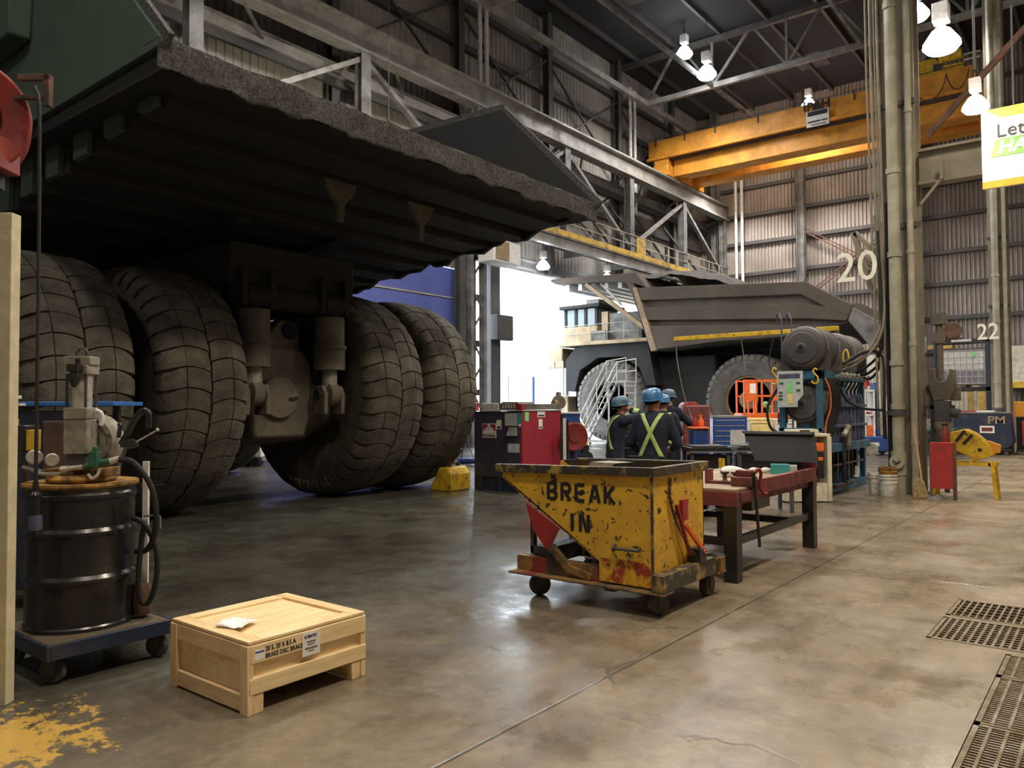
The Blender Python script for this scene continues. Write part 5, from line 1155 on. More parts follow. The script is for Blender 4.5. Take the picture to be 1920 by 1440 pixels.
TORSO = [(.80, 0, 0, .165, .125), (.90, 0, -.005, .178, .135), (1.00, 0, -.005, .168, .125), (1.10, 0, -.005, .165, .122), (1.22, 0, -.012, .182, .130), (1.33, 0, -.018, .196, .134), (1.42, 0, -.02, .192, .120), (1.475, 0, -.018, .150, .092), (1.515, 0, -.008, .085, .072), (1.55, 0, .0, .062, .066)]
def torso_at(z):
    for a, b in zip(TORSO[:-1], TORSO[1:]):
        if a[0] <= z <= b[0]:
            t = (z - a[0]) / (b[0] - a[0]); return [p + (q - p) * t for p, q in zip(a, b)]
    return TORSO[-1]

def person(label, loc, rz, s, arms, lean=0.0, hyaw=0.0, hpitch=0.0, hat='helmet', vest=True, cuff=False, group=None):
    root = T('person', label, 'person', loc, rz, group); root.scale = (s, s, s)
    def bend(p):
        p = Vector(p)
        if p.z > .95:
            f = min(1, (p.z - .95) / .35) * lean
            p = V(0, 0, .95) + Matrix.Rotation(-f, 3, 'X') @ (p - V(0, 0, .95))
        return p
    HM = Matrix.Translation(bend((0, .015, 1.56))) @ Matrix.Rotation(-lean * .6, 4, 'X') @ Matrix.Rotation(hyaw, 4, 'Z') @ Matrix.Rotation(-hpitch, 4, 'X')
    def hd(p): return HM @ Vector(p)
    body = MB(); suit = MB()
    # head: skull, jaw, nose, brow, ears, neck
    rot = HM.to_3x3()
    body.ball(hd((0, -.005, .115)), (.077, .098, .100), 20, 14, rot)
    body.ball(hd((0, .030, .045)), (.058, .062, .062), 16, 10, rot)
    body.tube([hd((0, .088, .095)), hd((0, .108, .062)), hd((0, .098, .052))], [.011, .016, .013], 8)
    body.tube([hd((-.04, .082, .108)), hd((0, .094, .112)), hd((.04, .082, .108))], [.011, .013, .011], 8)
    body.tube([hd((-.025, .086, .020)), hd((0, .094, .021)), hd((.025, .086, .020))], [.008, .011, .008], 8)
    for e in (-1, 1): body.ball(hd((e * .080, -.008, .075)), (.011, .022, .034), 10, 8, rot)
    body.tube([bend((0, -.02, 1.42)), bend((0, -.012, 1.50)), hd((0, -.012, .0)), hd((0, -.010, .05))], [.075, .062, .060, .062], 16)
    r0 = [(z, cx, cy, rx * .86, ry * .86) for z, cx, cy, rx, ry in TORSO[:-2]]
    loft(body, r0); loft(suit, TORSO[:-1])
    m = len(suit.v)
    body.v = [tuple(bend(p)) if i >= len(body.v) - len(r0) * 22 else p for i, p in enumerate(body.v)]
    suit.v = [tuple(bend(p)) for p in suit.v]
    # collar
    suit.tube([bend((0, -.012, 1.49)), bend((0, -.010, 1.535))], [.082, .070], 18)
    for e in (-1, 1):
        hip, knee, ank = V(e * .095, 0, .86), V(e * .115, .02, .48), V(e * .12, -.01, .10)
        suit.tube([hip, hip * .6 + knee * .4, knee, knee * .5 + ank * .5, ank], [.105, .100, .078, .082, .080], 14)
        body.tube([hip, knee, ank, ank - V(0, 0, .05)], [.08, .058, .045, .045], 12)
        sh, el, wr, tip = [Vector(p) for p in arms[e]]
        S0 = bend((e * .165, -.018, 1.425))
        suit.tube([bend((e * .10, -.018, 1.42)), S0, S0 * .45 + el * .55, el, el * .5 + wr * .5, wr], [.085, .082, .070, .062, .058, .050], 14)
        suit.ball(S0, .082, 14, 10); suit.ball(el, .062, 12, 8)
        body.tube([S0, el, wr], [.05, .042, .030], 12)
        # hand: palm, four fingers of different lengths, thumb from the side of the palm
        d = (tip - wr).normalized(); side = d.cross(V(0, 0, 1))
        side = side.normalized() if side.length > .2 else V(1, 0, 0)
        nrm = side.cross(d).normalized()
        body.tube([wr - d * .02, wr + d * .03, wr + d * .085], [.028, .034, .036], 12)
        body.ball(wr + d * .055, (.036, .036, .036), 12, 8)
        for q, ln in enumerate((.066, .076, .071, .055)):
            b0 = wr + d * .080 + side * (.031 - .0205 * q)
            b1 = b0 + d * ln * .5 - nrm * .006; b2 = b1 + d * ln * .32 - nrm * ln * .22; b3 = b2 + d * ln * .12 - nrm * ln * .26
            body.tube([b0, b1, b2, b3], [.0105, .0098, .009, .0075], 8)
        t0 = wr + d * .025 + side * .030
        body.tube([t0, t0 + d * .03 + side * .022, t0 + d * .062 + side * .022 - nrm * .012], [.013, .0115, .009], 8)
    bo = body.build('body', MT['skin'], root); remesh(bo, .008, 4)
    so = suit.build('coverall', MT['cloth'], root); remesh(so, .016, 5)
    for e in (-1, 1):
        f = MB().tube([(e * .12, -.06, .06), (e * .12, .02, .055), (e * .125, .12, .042), (e * .127, .19, .036)], [.052, .055, .05, .036], 12).tube([(e * .12, -.02, .06), (e * .12, -.015, .20)], [.058, .062], 12)
        f.v = [(x, y, max(z, .004)) for x, y, z in f.v]
        f.build('boot', MT['black'], root)
    # hair below the hat
    hair = MB()
    hair.ball(hd((0, -.016, .112)), (.083, .098, .100), 18, 12, rot)
    hair.v = [p for p in hair.v]
    h = MB()
    keep = lambda p: (HM.inverted() @ Vector(p)).y < -.02 and (HM.inverted() @ Vector(p)).z > .045
    fs = [q for q in hair.f if all(keep(hair.v[i]) for i in q)]
    h.add(hair.v, fs); ho_ = h.build('hair', MT['hair'], root)
    # hard hat
    hat_o = MB(); prof = [(1.0, 0), (.99, .28), (.93, .55), (.80, .78), (.58, .93), (.30, 1.0), (0.0, 1.02)]
    n = 28; o = 0
    for r, z in prof:
        for k in range(n):
            a = 2 * math.pi * k / n
            ridge = 1 + (.03 if abs(math.cos(a)) < .2 and .2 < z < 1 else 0)
            hat_o.v.append(tuple(hd((.118 * r * math.cos(a), -.006 + .142 * r * math.sin(a), .115 + .135 * z * ridge))))
    for j in range(len(prof) - 1):
        for k in range(n):
            k2 = (k + 1) % n
            hat_o.f.append((j * n + k, j * n + k2, (j + 1) * n + k2, (j + 1) * n + k))
    ho2 = hat_o.build('hard_hat', MT[hat], root, ang=60)
    br = MB()
    for k in range(n):
        a = 2 * math.pi * k / n
        w = .006 + (.034 if math.sin(a) > .5 else 0)
        for rr_, z in ((1.0, .126), (1.0 + w / .13, .116), (1.0 + w / .13, .110), (.97, .118)):
            br.v.append(tuple(hd((.118 * rr_ * math.cos(a), -.006 + .142 * rr_ * math.sin(a), z))))
    for k in range(n):
        k2 = (k + 1) % n
        for j in range(4): br.f.append((k * 4 + j, k2 * 4 + j, k2 * 4 + (j + 1) % 4, k * 4 + (j + 1) % 4))
    br.build('brim', MT[hat], ho2)
    sus = MB().tube([hd((-.080, .03, .118)), hd((-.088, -.05, .085)), hd((-.05, -.112, .070)), hd((0, -.122, .068)), hd((.05, -.112, .070)), hd((.088, -.05, .085)), hd((.080, .03, .118))], .010, 8)
    sus.build('head_band', MT['black'], ho2)
    if vest:
        for e in (-1, 1):
            def strap(u, v):
                z = 1.50 - .50 * u; x = e * (.115 - .245 * u) + (v - .5) * .052
                _, cx, cy, rx, ry = torso_at(z)
                q = max(0.02, 1 - min(.96, abs((x - cx) / (rx + .002))) ** (2 / .85))
                return bend((x, cy - ry * q ** (.85 / 2) - .010 - (.002 if e > 0 else 0), z))
            st = MB().grid(strap, 26, 4).build('hi_viz_strap', MT['hiviz'], root, solid=.003)
            sw = st.modifiers.new('wrap', 'SHRINKWRAP'); sw.target = so; sw.wrap_method = 'NEAREST_SURFACEPOINT'; sw.wrap_mode = 'ABOVE_SURFACE'; sw.offset = .006 + (.003 if e > 0 else 0)
            bpy_mods = st.modifiers; bpy_mods.move(1, 0)
    if cuff:
        sh, el, wr, tip = [Vector(p) for p in arms[1]]
        MB().tube([el * .55 + wr * .45, el * .25 + wr * .75], [.062, .058], 16).build('cuff_band', MT['hiviz'], root)
    return root

person('man in dark coveralls with lime crossed straps, back turned, standing behind the yellow hopper', (-4.42, 8.28, 0), math.radians(14), 1.02,
       {-1: ((0, 0, 0), (-.27, .02, 1.16), (-.22, .24, 1.05), (-.16, .36, 1.04)), 1: ((0, 0, 0), (.285, .05, 1.15), (.17, .30, 1.08), (.08, .38, 1.06))}, lean=.10, hyaw=-.25, hpitch=-.22)
person('man in dark coveralls leaning by the blue tool chest, forearm raised to his face', (-5.93, 9.95, 0), math.radians(-42), .99,
       {-1: ((0, 0, 0), (-.24, .16, 1.16), (-.12, .38, 1.12), (-.05, .48, 1.14)), 1: ((0, 0, 0), (.20, .40, 1.50), (.08, .20, 1.585), (.03, .13, 1.66))}, lean=.16, hyaw=.1, hpitch=-.25, hat='helmet2', cuff=True)
person('man with bright blue hard hat and lime straps, half hidden behind the nearest man', (-5.98, 11.56, 0), math.radians(22), 1.01,
       {-1: ((0, 0, 0), (-.27, .05, 1.17), (-.2, .27, 1.06), (-.12, .38, 1.04)), 1: ((0, 0, 0), (.27, .05, 1.17), (.2, .27, 1.06), (.12, .38, 1.04))}, lean=.06)
person('man with grey-blue hard hat, farthest of the group, mostly hidden behind the others', (-6.42, 12.62, 0), math.radians(10), 1.07,
       {-1: ((0, 0, 0), (-.27, .03, 1.17), (-.22, .22, 1.02), (-.18, .33, 1.0)), 1: ((0, 0, 0), (.33, .06, 1.25), (.36, .26, 1.16), (.36, .38, 1.18))}, lean=.04, hat='helmet2', vest=False)
# ================================================================ MIDDLE GROUND
# ---- red tank unit, shade of its front painted in as dark purple
ru = T('lube_tank_unit', 'large red metal tank unit with stickers and a painted-in front shade by the rear tyres', 'tank', (-9.11, 12.3, 0))
def RU(mb, n, m, bev=0.0): return mb.build(n, MT[m], ru, bev, world=True)
UY = 11.6
UX = -8.94
RU(MB().box(-10.15, -9.0, UY, 12.9, .26, 1.545), 'shaded_housing', 'unitshade', .012)
RU(MB().box(-9.0, UX, UY, 12.9, .26, 1.55), 'red_side', 'unitred', .015)
RU(MB().box(-10.12, UX - .02, UY + .03, 12.9, 0, .26).box(-10.15, -9.95, UY, 12.9, 0, .27).box(-9.58, -9.5, UY + .0, 12.9, 0, .27), 'base_skid', 'navy', .008)
RU(MB().box(-10.17, UX + .02, UY - .02, 12.92, 1.55, 1.57), 'top_rim', 'chrome')
RU(MB().box(-10.22, -10.10, UY - .03, UY + .1, 1.56, 1.72), 'lifting_lug', 'unitred', .01)
RU(MB().box(-9.08, -8.94, UY - .02, UY + .1, 1.57, 1.69), 'lifting_lug', 'unitred', .01)
lg = RU(MB().box(-9.93, -9.58, UY - .008, UY, 1.03, 1.31), 'maple_leaf_plate', 'white', 0)
MB().box(-9.915, -9.595, UY - .011, UY - .008, 1.10, 1.295).build('red_field', MT['unitred'], lg, world=True)
leaf = [(-.155, -.06), (.155, -.06), (.155, .0), (.10, .02), (.115, .06), (.06, .055), (.045, .085), (.03, .07), (.035, .125), (.018, .115), (0, .155), (-.018, .115), (-.035, .125), (-.03, .07), (-.045, .085), (-.06, .055), (-.115, .06), (-.10, .02), (-.155, .0)]
MB().prism(leaf, (-9.755, UY - .014, 1.165), (1, 0, 0), (0, 0, 1), (0, .003, 0)).build('leaf_emblem', MT['white'], lg, world=True)
text('maker_lettering', 'PETRO-CANADA', .042, MT['ink'], lg, (-9.755 + 9.11, UY - .0095 - 12.3, 1.065), (1, 0, 0), (0, 0, 1), .002, bold=.002)
for x0, x1, z0, z1, m, nm in ((-9.57, -9.45, 1.20, 1.38, 'paper', 'warning_label'), (-9.36, -9.06, 1.27, 1.51, 'label', 'data_sheet'), (-9.055, -8.96, 1.32, 1.52, 'tealbox', 'teal_label'), (-9.03, -8.97, 1.26, 1.31, 'paper', 'small_label'),
                              (-9.29, -9.01, .76, .93, 'label', 'metal_plate')):
    q = RU(MB().box(x0, x1, UY - .006, UY, z0, z1), nm, m, 0)
    if nm == 'warning_label': MB().box(x0 + .02, x1 - .02, UY - .008, UY - .006, z0 + .015, z0 + .055).build('print_block', MT['ink'], q, world=True)
for y0, y1, z0, z1, m, nm in ((11.68, 11.80, 1.36, 1.53, 'lgreen', 'green_label'), (12.08, 12.32, 1.43, 1.54, 'paper', 'warning_label'), (12.12, 12.24, 1.20, 1.39, 'paper', 'warning_label')):
    q = RU(MB().box(UX, UX + .006, y0, y1, z0, z1), nm, m, 0)
    if nm == 'warning_label': MB().box(UX + .006, UX + .008, y0 + .02, y1 - .02, z0 + .015, z0 + .045).build('print_block', MT['ink'], q, world=True)
RU(MB().prism([(-.14, -.07), (.12, -.07), (.08, .09), (-.10, .09)], (-9.16, UY - .03, 1.15), (1, 0, 0), (0, .25, 1), (0, .02, 0)), 'document_pouch', 'chrome', 0)
hd_ = T('hose_reel', 'red hose reel fixed to the far edge of the red tank side', 'hose reel', (-8.72, 12.98, 1.03))
MB().lathe([(.10, -.07), (.27, -.10), (.29, -.09), (.12, -.05), (.12, .05), (.29, .09), (.27, .10), (.10, .07)], (0, 0, 0), (.85, -.5, 0), 36, closed=True).build('spool', MT['reel'], hd_)
MB().cyl((-.08, .05, 0), (.09, -.05, 0), .12, n=20).build('hub', MT['reel'], hd_)
MB().box(-.06, .04, -.03, .05, -.62, -.1).box(.12, .14, -.03, .05, -1.02, -.25).box(-.06, .14, -.03, .05, -.64, -.60).build('stand', MT['navy'], hd_)
vt = T('vent_box', 'grey ribbed vent box lying on the shade-painted half of the tank unit', 'box', (-9.3, 11.9, 1.572))
MB().prism([(-.28, 0), (.24, 0), (.24, .06), (.16, .16), (-.22, .16), (-.28, .1)], (0, -.2, 0), (1, 0, 0), (0, 0, 1), (0, .5, 0)).build('cover', MT['steeld'], vt, .01)
for k in range(5): MB().box(-.2 + k * .07, -.165 + k * .07, -.215, -.19, .03, .14).build('rib', MT['chrome'], vt)
MB().box(-9.15, -8.95, 11.72, 12.75, 1.572, 1.69).build('steel_beam', MT['steel'], bevel=.01, label='dark grey beam lying along the top of the red tank housing', cat='beam')
hk = T('crane_block', 'round tan pulley block lying at the end of the beam on the tank unit', 'pulley', (-9.06, 12.95, 1.572))
MB().lathe([(0, -.06), (.14, -.07), (.15, 0), (.14, .07), (0, .06)], (.02, 0, .15), (.5, -.86, 0), 24).build('sheave', MT['cast'], hk)
MB().cyl((.0, -.02, .13), (-.03, -.13, .13), .075, n=16).build('hub', MT['tan'], hk)
MB().prism([(-.06, .2), (.06, .2), (.03, .36), (-.03, .36)], (.02, -.04, 0), (1, 0, 0), (0, 0, 1), (0, .08, 0)).build('shackle', MT['cast'], hk)

# ---- blue drawer cabinets
def cabinet(name, lab, loc, rz, w, d, h, body, top, n, z0=.12, drw=None, hm='chrome'):
    t = T(name, lab, 'tool cabinet', loc, rz)
    MB().box(-w / 2, w / 2, -d / 2, d / 2, z0, h - .06).build('carcass', MT[body], t, .008)
    MB().box(-w / 2 - .01, w / 2 + .01, -d / 2 - .01, d / 2 + .01, h - .06, h).build('top', MT[top], t, .008)
    hh = (h - .1 - z0 - .04) / n
    for k in range(n):
        z = z0 + .03 + k * hh
        q = MB().box(-w / 2 + .03, w / 2 - .03, -d / 2 - .012, -d / 2, z + .006, z + hh - .006).build('drawer', MT[drw or body], t, .003)
        MB().box(-w / 2 + .05, w / 2 - .05, -d / 2 - .026, -d / 2 - .012, z + hh - .026, z + hh - .012).build('handle', MT[hm], q)
    for x in (-w / 2 + .08, w / 2 - .08):
        for y in (-d / 2 + .08, d / 2 - .08): caster(t, x, y, .05, z0)
    return t
cabinet('tool_chest', 'dark blue rolling tool chest beside the man with the raised arm', (-6.02, 10.72, 0), RZ, .80, .55, 1.36, 'navy', 'steeld', 9, hm='steel')
MB().box(-.16, .16, -.12, .12, 0, .035).box(-.14, .14, -.1, .1, .035, .05).build('tool_tray', MT['paper'], label='white tray lying on the dark blue rolling tool chest', cat='tray').location = (-6.15, 10.6, 1.362)
cabinet('tool_chest', 'bright blue multi-drawer chest under the orange lift basket', (-8.50, 20.15, 0), RZ, .92, .6, 1.38, 'blue', 'steel', 8)
cabinet('tool_chest', 'buff yellow drawer chest between the blue chest and the white cabinet', (-7.95, 20.95, 0), RZ, .60, .6, 1.30, 'buff', 'buff', 4, hm='tan')
w = cabinet('storage_cabinet', 'white cabinet with a blue sticker right of the buff chest', (-7.45, 21.45, 0), RZ, .58, .6, 1.28, 'white', 'white', 1)
MB().box(-.14, -.02, -.32, -.313, .95, 1.15).build('sticker', MT['label'], w)
MB().box(-.005, .005, -.315, -.305, .15, 1.2).build('door_gap', MT['steel'], w)
sp_ = T('display_board', 'plain pale grey board standing in front of the bright blue chest', 'board', (-5.9, 14.5, 0), RZ)
MB().prism([(-.14, .78), (.17, .78), (.12, 1.16), (-.13, 1.16)], (0, 0, 0), (1, 0, 0), (0, 0, 1), (0, .03, 0)).build('board', MT['white'], sp_)
MB().box(-.03, .03, .03, .07, 0, 1.0).box(-.2, .2, -.12, .2, 0, .03).build('stand', MT['steeld'], sp_)
ps = T('barrier_post', 'pair of short black and white posts in front of the rolling stair', 'post', (-6.62, 9.62, 0), RZ)
for x, h in ((-.04, 1.50), (.05, 1.42)):
    MB().box(x - .018, x + .018, -.02, .02, 0, h).build('upright', MT['black'], ps)
MB().box(-.018, .028, -.015, .015, .05, 1.45).build('white_strip', MT['white'], ps)
MB().box(-.16, .16, -.14, .14, 0, .02).build('foot_plate', MT['black'], ps)
bn = T('waste_bin', 'blue bin with an orange rim right of the group of men', 'bin', (-5.44, 11.75, 0), RZ)
MB().prism([(-.11, .0), (.11, .0), (.125, 1.26), (-.125, 1.26)], (0, -.17, 0), (1, 0, 0), (0, 0, 1), (0, .36, 0)).build('body', MT['blue'], bn, .03)
MB().box(-.135, .135, -.19, .21, 1.25, 1.285).build('rim', MT['orange'], bn, .01)
for k, (x, m, lab) in enumerate(((-.06, 'red', 'red spray bottle on the blue bin'), (.04, 'orange', 'orange spray bottle on the blue bin'))):
    b = MB().lathe([(.0, 0), (.04, 0), (.045, .02), (.045, .10), (.018, .15), (.018, .18), (0, .18)], n=14).box(-.04, .02, -.012, .012, .17, .20).build('spray_bottle', MT[m], label=lab, cat='bottle')
    b.location = (-5.44 + x * R_IMG[0], 11.75 + x * R_IMG[1], 1.287)
rt = T('waste_tank', 'dark red round-topped waste tank in front of the far truck', 'tank', (-8.75, 18.6, 0), RZ)
MB().box(-.33, .36, -.3, .3, .08, 1.66).build('body', MT['redd'], rt, .04)
MB().prism([(-.33, 1.66), (.10, 1.66), (.02, 1.74), (-.25, 1.74)], (0, -.25, 0), (1, 0, 0), (0, 0, 1), (0, .5, 0)).build('lid', MT['red'], rt, .01)
for x in (-.25, .28): MB().box(x - .05, x + .05, -.3, .3, 0, .08).build('runner', MT['steeld'], rt)

# ---- black benches behind the work table
for (x, y, wd, lab) in ((-5.05, 11.15, .62, 'black roller bench behind the work table, closest to the blue bin'), (-4.45, 11.80, .86, 'black workbench behind the table under the pale grey board')):
    t = T('workbench', lab, 'bench', (x, y, 0), RZ)
    MB().box(-wd / 2, wd / 2, -.3, .3, .93, 1.0).box(-wd / 2 + .05, wd / 2 - .05, -.28, .28, 1.0, 1.025).build('bench_top', MT['black'], t, .006)
    MB().box(-wd / 2 + .08, wd / 2 - .05, -.22, .25, .30, .88).build('cupboard', MT['black'], t, .006)
    for sx in (-1, 1):
        for sy in (-1, 1): MB().box(sx * (wd / 2 - .04) - .025, sx * (wd / 2 - .04) + .025, sy * .26 - .025, sy * .26 + .025, 0, .93).build('leg', MT['steeld'], t)
    MB().box(-wd / 2 - .02, wd / 2 + .02, -.315, -.30, .925, .945).build('edge_strip', MT['steel'], t)
MB().box(-.035, .035, -.03, .03, 0, .86).box(-.12, .12, -.1, .1, 0, .02).build('support_stand', MT['yellow'], label='short yellow stand under the black roller bench edge', cat='stand').location = (-4.60, 10.70, 0)

# ---- cream and orange console
dk = T('control_console', 'cream console cabinet with orange panels standing before the hydraulic rig', 'console', (-4.30, 13.45, 0), RZ)
MB().box(-.40, .36, -.22, .22, 1.10, 1.15).box(.30, .37, -.24, .24, .02, 1.10).box(-.42, -.36, -.24, .24, .02, 1.10).box(-.36, .30, .18, .22, .02, 1.1).build('shell', MT['creamw'], dk, .008)
MB().box(-.28, -.18, -.24, -.2, .32, 1.02).box(-.10, .24, -.24, -.2, .86, 1.0).build('orange_panel', MT['orange'], dk, .004)
MB().box(-.10, .24, -.23, -.2, .40, .84).build('dark_shelf', MT['black'], dk, .004)
MB().box(.02, .22, -.24, -.22, .70, .76).build('orange_drawer', MT['orange'], dk, .004)
MB().box(-.36, .30, -.2, .2, .02, .32).build('base_box', MT['creamw'], dk)
pr = T('printer', 'flat cream printer on top of the cream console', 'printer', (-4.33, 13.45, 1.151), RZ)
MB().box(-.26, .22, -.16, .16, 0, .07).build('case', MT['creamw'], pr, .01)
MB().box(-.10, .06, -.17, -.158, .03, .06).build('paper_slot', MT['ink'], pr)

# ---- hydraulic test rig
hy = T('hydraulic_rig', 'tall blue-framed hydraulic test rig with dark accumulators beside the column', 'test rig', (-4.6, 15.7, 0))
def HY(mb, n, m, bev=0.0): return mb.build(n, MT[m], hy, bev, world=True)
HY(MB().box(-5.0, -4.22, 14.15, 17.2, 0, .17), 'skid', 'teal', .01)
for y in (14.25, 15.6, 17.05):
    for x in (-4.93, -4.27): HY(MB().box(x - .05, x + .05, y - .05, y + .05, .17, 2.24), 'post', 'teal', .005)
HY(MB().box(-5.0, -4.2, 14.2, 14.3, 2.10, 2.26).box(-5.0, -4.2, 17.0, 17.1, 2.10, 2.26).box(-4.34, -4.2, 14.2, 17.1, 2.10, 2.26).box(-5.0, -4.88, 14.2, 17.1, 2.10, 2.26), 'top_frame', 'teal', .006)
HY(MB().box(-5.0, -4.15, 14.2, 17.1, .84, .93).box(-4.2, -4.12, 14.2, 17.1, .78, .93).box(-5.0, -4.2, 14.2, 14.28, 1.16, 1.22), 'shelf', 'teal', .006)
HY(MB().box(-4.9, -4.32, 14.3, 16.9, .19, .80), 'reservoir', 'black', .01)
for y in (14.6, 15.2, 15.9, 16.5): HY(MB().box(-4.30, -4.24, y - .04, y + .04, .17, .84), 'strut', 'navy')
HY(MB().box(-4.28, -4.22, 14.2, 17.1, .50, .54), 'side_rail', 'black')
def accumulator(y0, y1, z, x=-4.52, r=.40):
    a = HY(MB().lathe([(.07, -.02), (.09, 0), (.27, .015), (.30, .05), (.33, .055), (r - .02, .10), (r, .17), (r, y1 - y0 - .17), (r - .06, y1 - y0 - .03), (0, y1 - y0)], (x, y0, z), (0, 1, 0), 40), 'accumulator', 'steeld', 0)
    MB().lathe([(r + .012, .22), (r + .012, .27), (r, .27), (r, .22)], (x, y0, z), (0, 1, 0), 40, closed=True).lathe([(r + .012, y1 - y0 - .3), (r + .012, y1 - y0 - .25), (r, y1 - y0 - .25), (r, y1 - y0 - .3)], (x, y0, z), (0, 1, 0), 40, closed=True).build('clamp_ring', MT['steel'], a, world=True)
    MB().lathe([(0, -.005), (.045, -.005), (.05, .0), (.05, .02)], (x, y0 - .02, z), (0, 1, 0), 18).build('port_cap', MT['black'], a, world=True)
accumulator(14.05, 15.25, 2.66); accumulator(15.75, 17.0, 2.66); accumulator(14.22, 15.3, 1.66, -4.58, .36)
for y in (14.3, 15.0, 16.0, 16.75): HY(MB().prism([(-.43, 0), (.43, 0), (.43, .38), (.36, .38), (.2, .16), (-.2, .16), (-.36, .38), (-.43, .38)], (-4.52, y - .04, 2.25), (1, 0, 0), (0, 0, 1), (0, .08, 0)), 'saddle', 'steeld', .006)
for k in range(8):
    y = 15.02 + k * .27
    c = HY(MB().lathe([(0, .93), (.085, .93), (.09, .95), (.09, 1.72), (.07, 1.82), (.03, 1.86), (.03, 1.93), (0, 1.93)], (-4.30, y, 0), n=18), 'gas_bottle', 'bluem')
    HY(MB().tube(spline([(-4.30, y, 1.92), (-4.24, y, 2.02), (-4.22, y + .02, 2.1), (-4.3, y, 2.2)]), .028, 8), 'bottle_hose', 'blackr')
    HY(MB().cyl((-4.19, y, 2.16), (-4.06, y - .03, 2.22), .028, n=10), 'coupling', 'chrome')
HY(MB().box(-4.22, -4.17, 14.9, 17.05, 1.22, 1.27).box(-4.22, -4.17, 14.9, 17.05, 1.60, 1.65), 'bottle_rail', 'bluem', .004)
for k in range(5):
    y = 14.35 + k * .14
    HY(MB().tube(spline([(-4.20, y, 2.12), (-4.13, y + .03, 1.9), (-4.14, y + .1, 1.6), (-4.2, y + .05, 1.35), (-4.22, y, 1.1)]), .022 if k else .014, 8), 'side_hose', 'blackr' if k else 'orange')
HY(MB().tube([(-4.12, 15.15, .17), (-4.12, 15.15, 1.02), (-4.12, 15.35, 1.08)], .045, 10).cyl((-4.12, 14.5, .16), (-4.12, 15.6, .16), .04, n=10), 'drain_line', 'black')
HY(MB().cyl((-4.12, 15.45, .86), (-4.12, 15.45, 1.14), .055, n=12).ball((-4.12, 15.43, 1.2), .07, 12, 8).cyl((-4.12, 15.43, 1.18), (-4.12, 15.15, 1.06), .05, n=12), 'relief_valve', 'cast')
HY(MB().box(-4.15, -4.10, 15.9, 16.0, .24, .27).box(-4.15, -4.10, 16.0, 16.03, .24, .44), 'white_bracket', 'white')
po_ = HY(MB().prism([(-4.96, 1.60), (-4.60, 1.60), (-4.60, 1.70), (-4.50, 1.82), (-4.50, 2.25), (-4.96, 2.25)], (0, 14.06, 0), (1, 0, 0), (0, 0, 1), (0, .008, 0)), 'safety_poster', 'label')
MB().prism([(-.05, -.12), (.05, -.12), (.06, .0), (.04, .06), (-.04, .06), (-.06, 0)], (-4.73, 14.055, 1.98), (1, 0, 0), (0, 0, 1), (0, .004, 0)).ball((-4.73, 14.056, 2.07), (.03, .004, .035), 12, 8).build('green_figure', MT['lgreen'], po_, world=True)
MB().box(-4.78, -4.68, 14.054, 14.058, 1.66, 1.85).build('yellow_figure_part', MT['buff'], po_, world=True)
MB().box(-4.93, -4.55, 14.054, 14.058, 2.12, 2.2).build('title_band', MT['bluem'], po_, world=True)
for x, z in ((-4.88, 2.03), (-4.58, 2.03), (-4.58, 1.9), (-4.9, 1.86), (-4.9, 1.80), (-4.9, 1.74)): MB().box(x - .035, x + .035, 14.054, 14.058, z - .018, z + .018).build('green_block', MT['dgreen'], po_, world=True)
sh_ = spline([(.03, 0, .30), (-.02, 0, .33), (-.05, 0, .28), (-.02, 0, .22), (.03, 0, .16), (.04, 0, .08), (0, 0, .03), (-.06, 0, .05), (-.08, 0, .09)], 5)
for loc, lab in (((-5.0, 14.02, 2.0), 'yellow steel hook hanging left of the safety poster'), ((-4.30, 14.10, 2.0), 'yellow steel hook hanging on the right front post of the rig')):
    h_ = MB().tube([p * (1.0 if loc[0] < -4.6 else .9) for p in sh_], .014, 8).build('lifting_hook', MT['yellow'], label=lab, cat='hook'); h_.location = loc
cb = MB().tube(spline([(-5.02, 14.1, 2.9), (-5.10, 14.05, 2.4), (-5.02, 14.1, 2.25)]), .01, 6).tube(spline([(-5.0, 14.2, 1.95), (-5.16, 14.1, 1.6), (-5.12, 14.1, 1.25), (-5.0, 14.2, 1.12)]), .025, 8)
HY(cb, 'rig_cable', 'blackr')
HY(MB().tube([(-4.12 + .05 * math.cos(a), 15.4, 2.52 + .16 * math.sin(a)) for a in [i * math.pi / 8 for i in range(16)]], .018, 8, closed=True), 'coiled_line', 'yellow')
HY(MB().box(-5.05, -4.92, 14.3, 14.5, 1.3, 1.5), 'red_motor', 'red', .01)
# blue ladder behind the rig
la = T('access_ladder', 'slim blue ladder rising behind the left side of the rig', 'ladder', (-5.3, 15.6, 0), RZ)
for x in (-.10, .10): MB().tube([(x, 0, 0), (x, 0, 3.35), (x, .10, 3.50), (x, .25, 3.50), (x, .3, 3.3)], .016, 6).build('ladder_rail', MT['bluem'], la)
for k in range(11): MB().cyl((-.10, 0, .25 + .28 * k), (.10, 0, .25 + .28 * k), .012, n=6).build('rung', MT['bluem'], la)
# yellow boom with hanging wires
bm_ = T('jib_boom', 'long yellow boom bar reaching left across the far truck', 'boom', (-5.01, 18.0, 0))
MB().box(-3.95, .05, -.05, .05, 3.30, 3.40).build('boom_bar', MT['yellow'], bm_, .006)
MB().box(-.02, .06, -.04, .04, 0, 3.30).build('boom_mast', MT['steeld'], bm_)
MB().tube(spline([(-3.9, 0, 3.3), (-3.88, 0, 2.8), (-3.7, 0, 1.9), (-3.45, 0, 1.2)]), .012, 6).build('tag_line', MT['steel'], bm_)
MB().tube(spline([(-2.2, 0, 3.3), (-2.15, 0, 2.9), (-2.1, 0, 2.5)]), .010, 6).build('tag_line', MT['steel'], bm_)
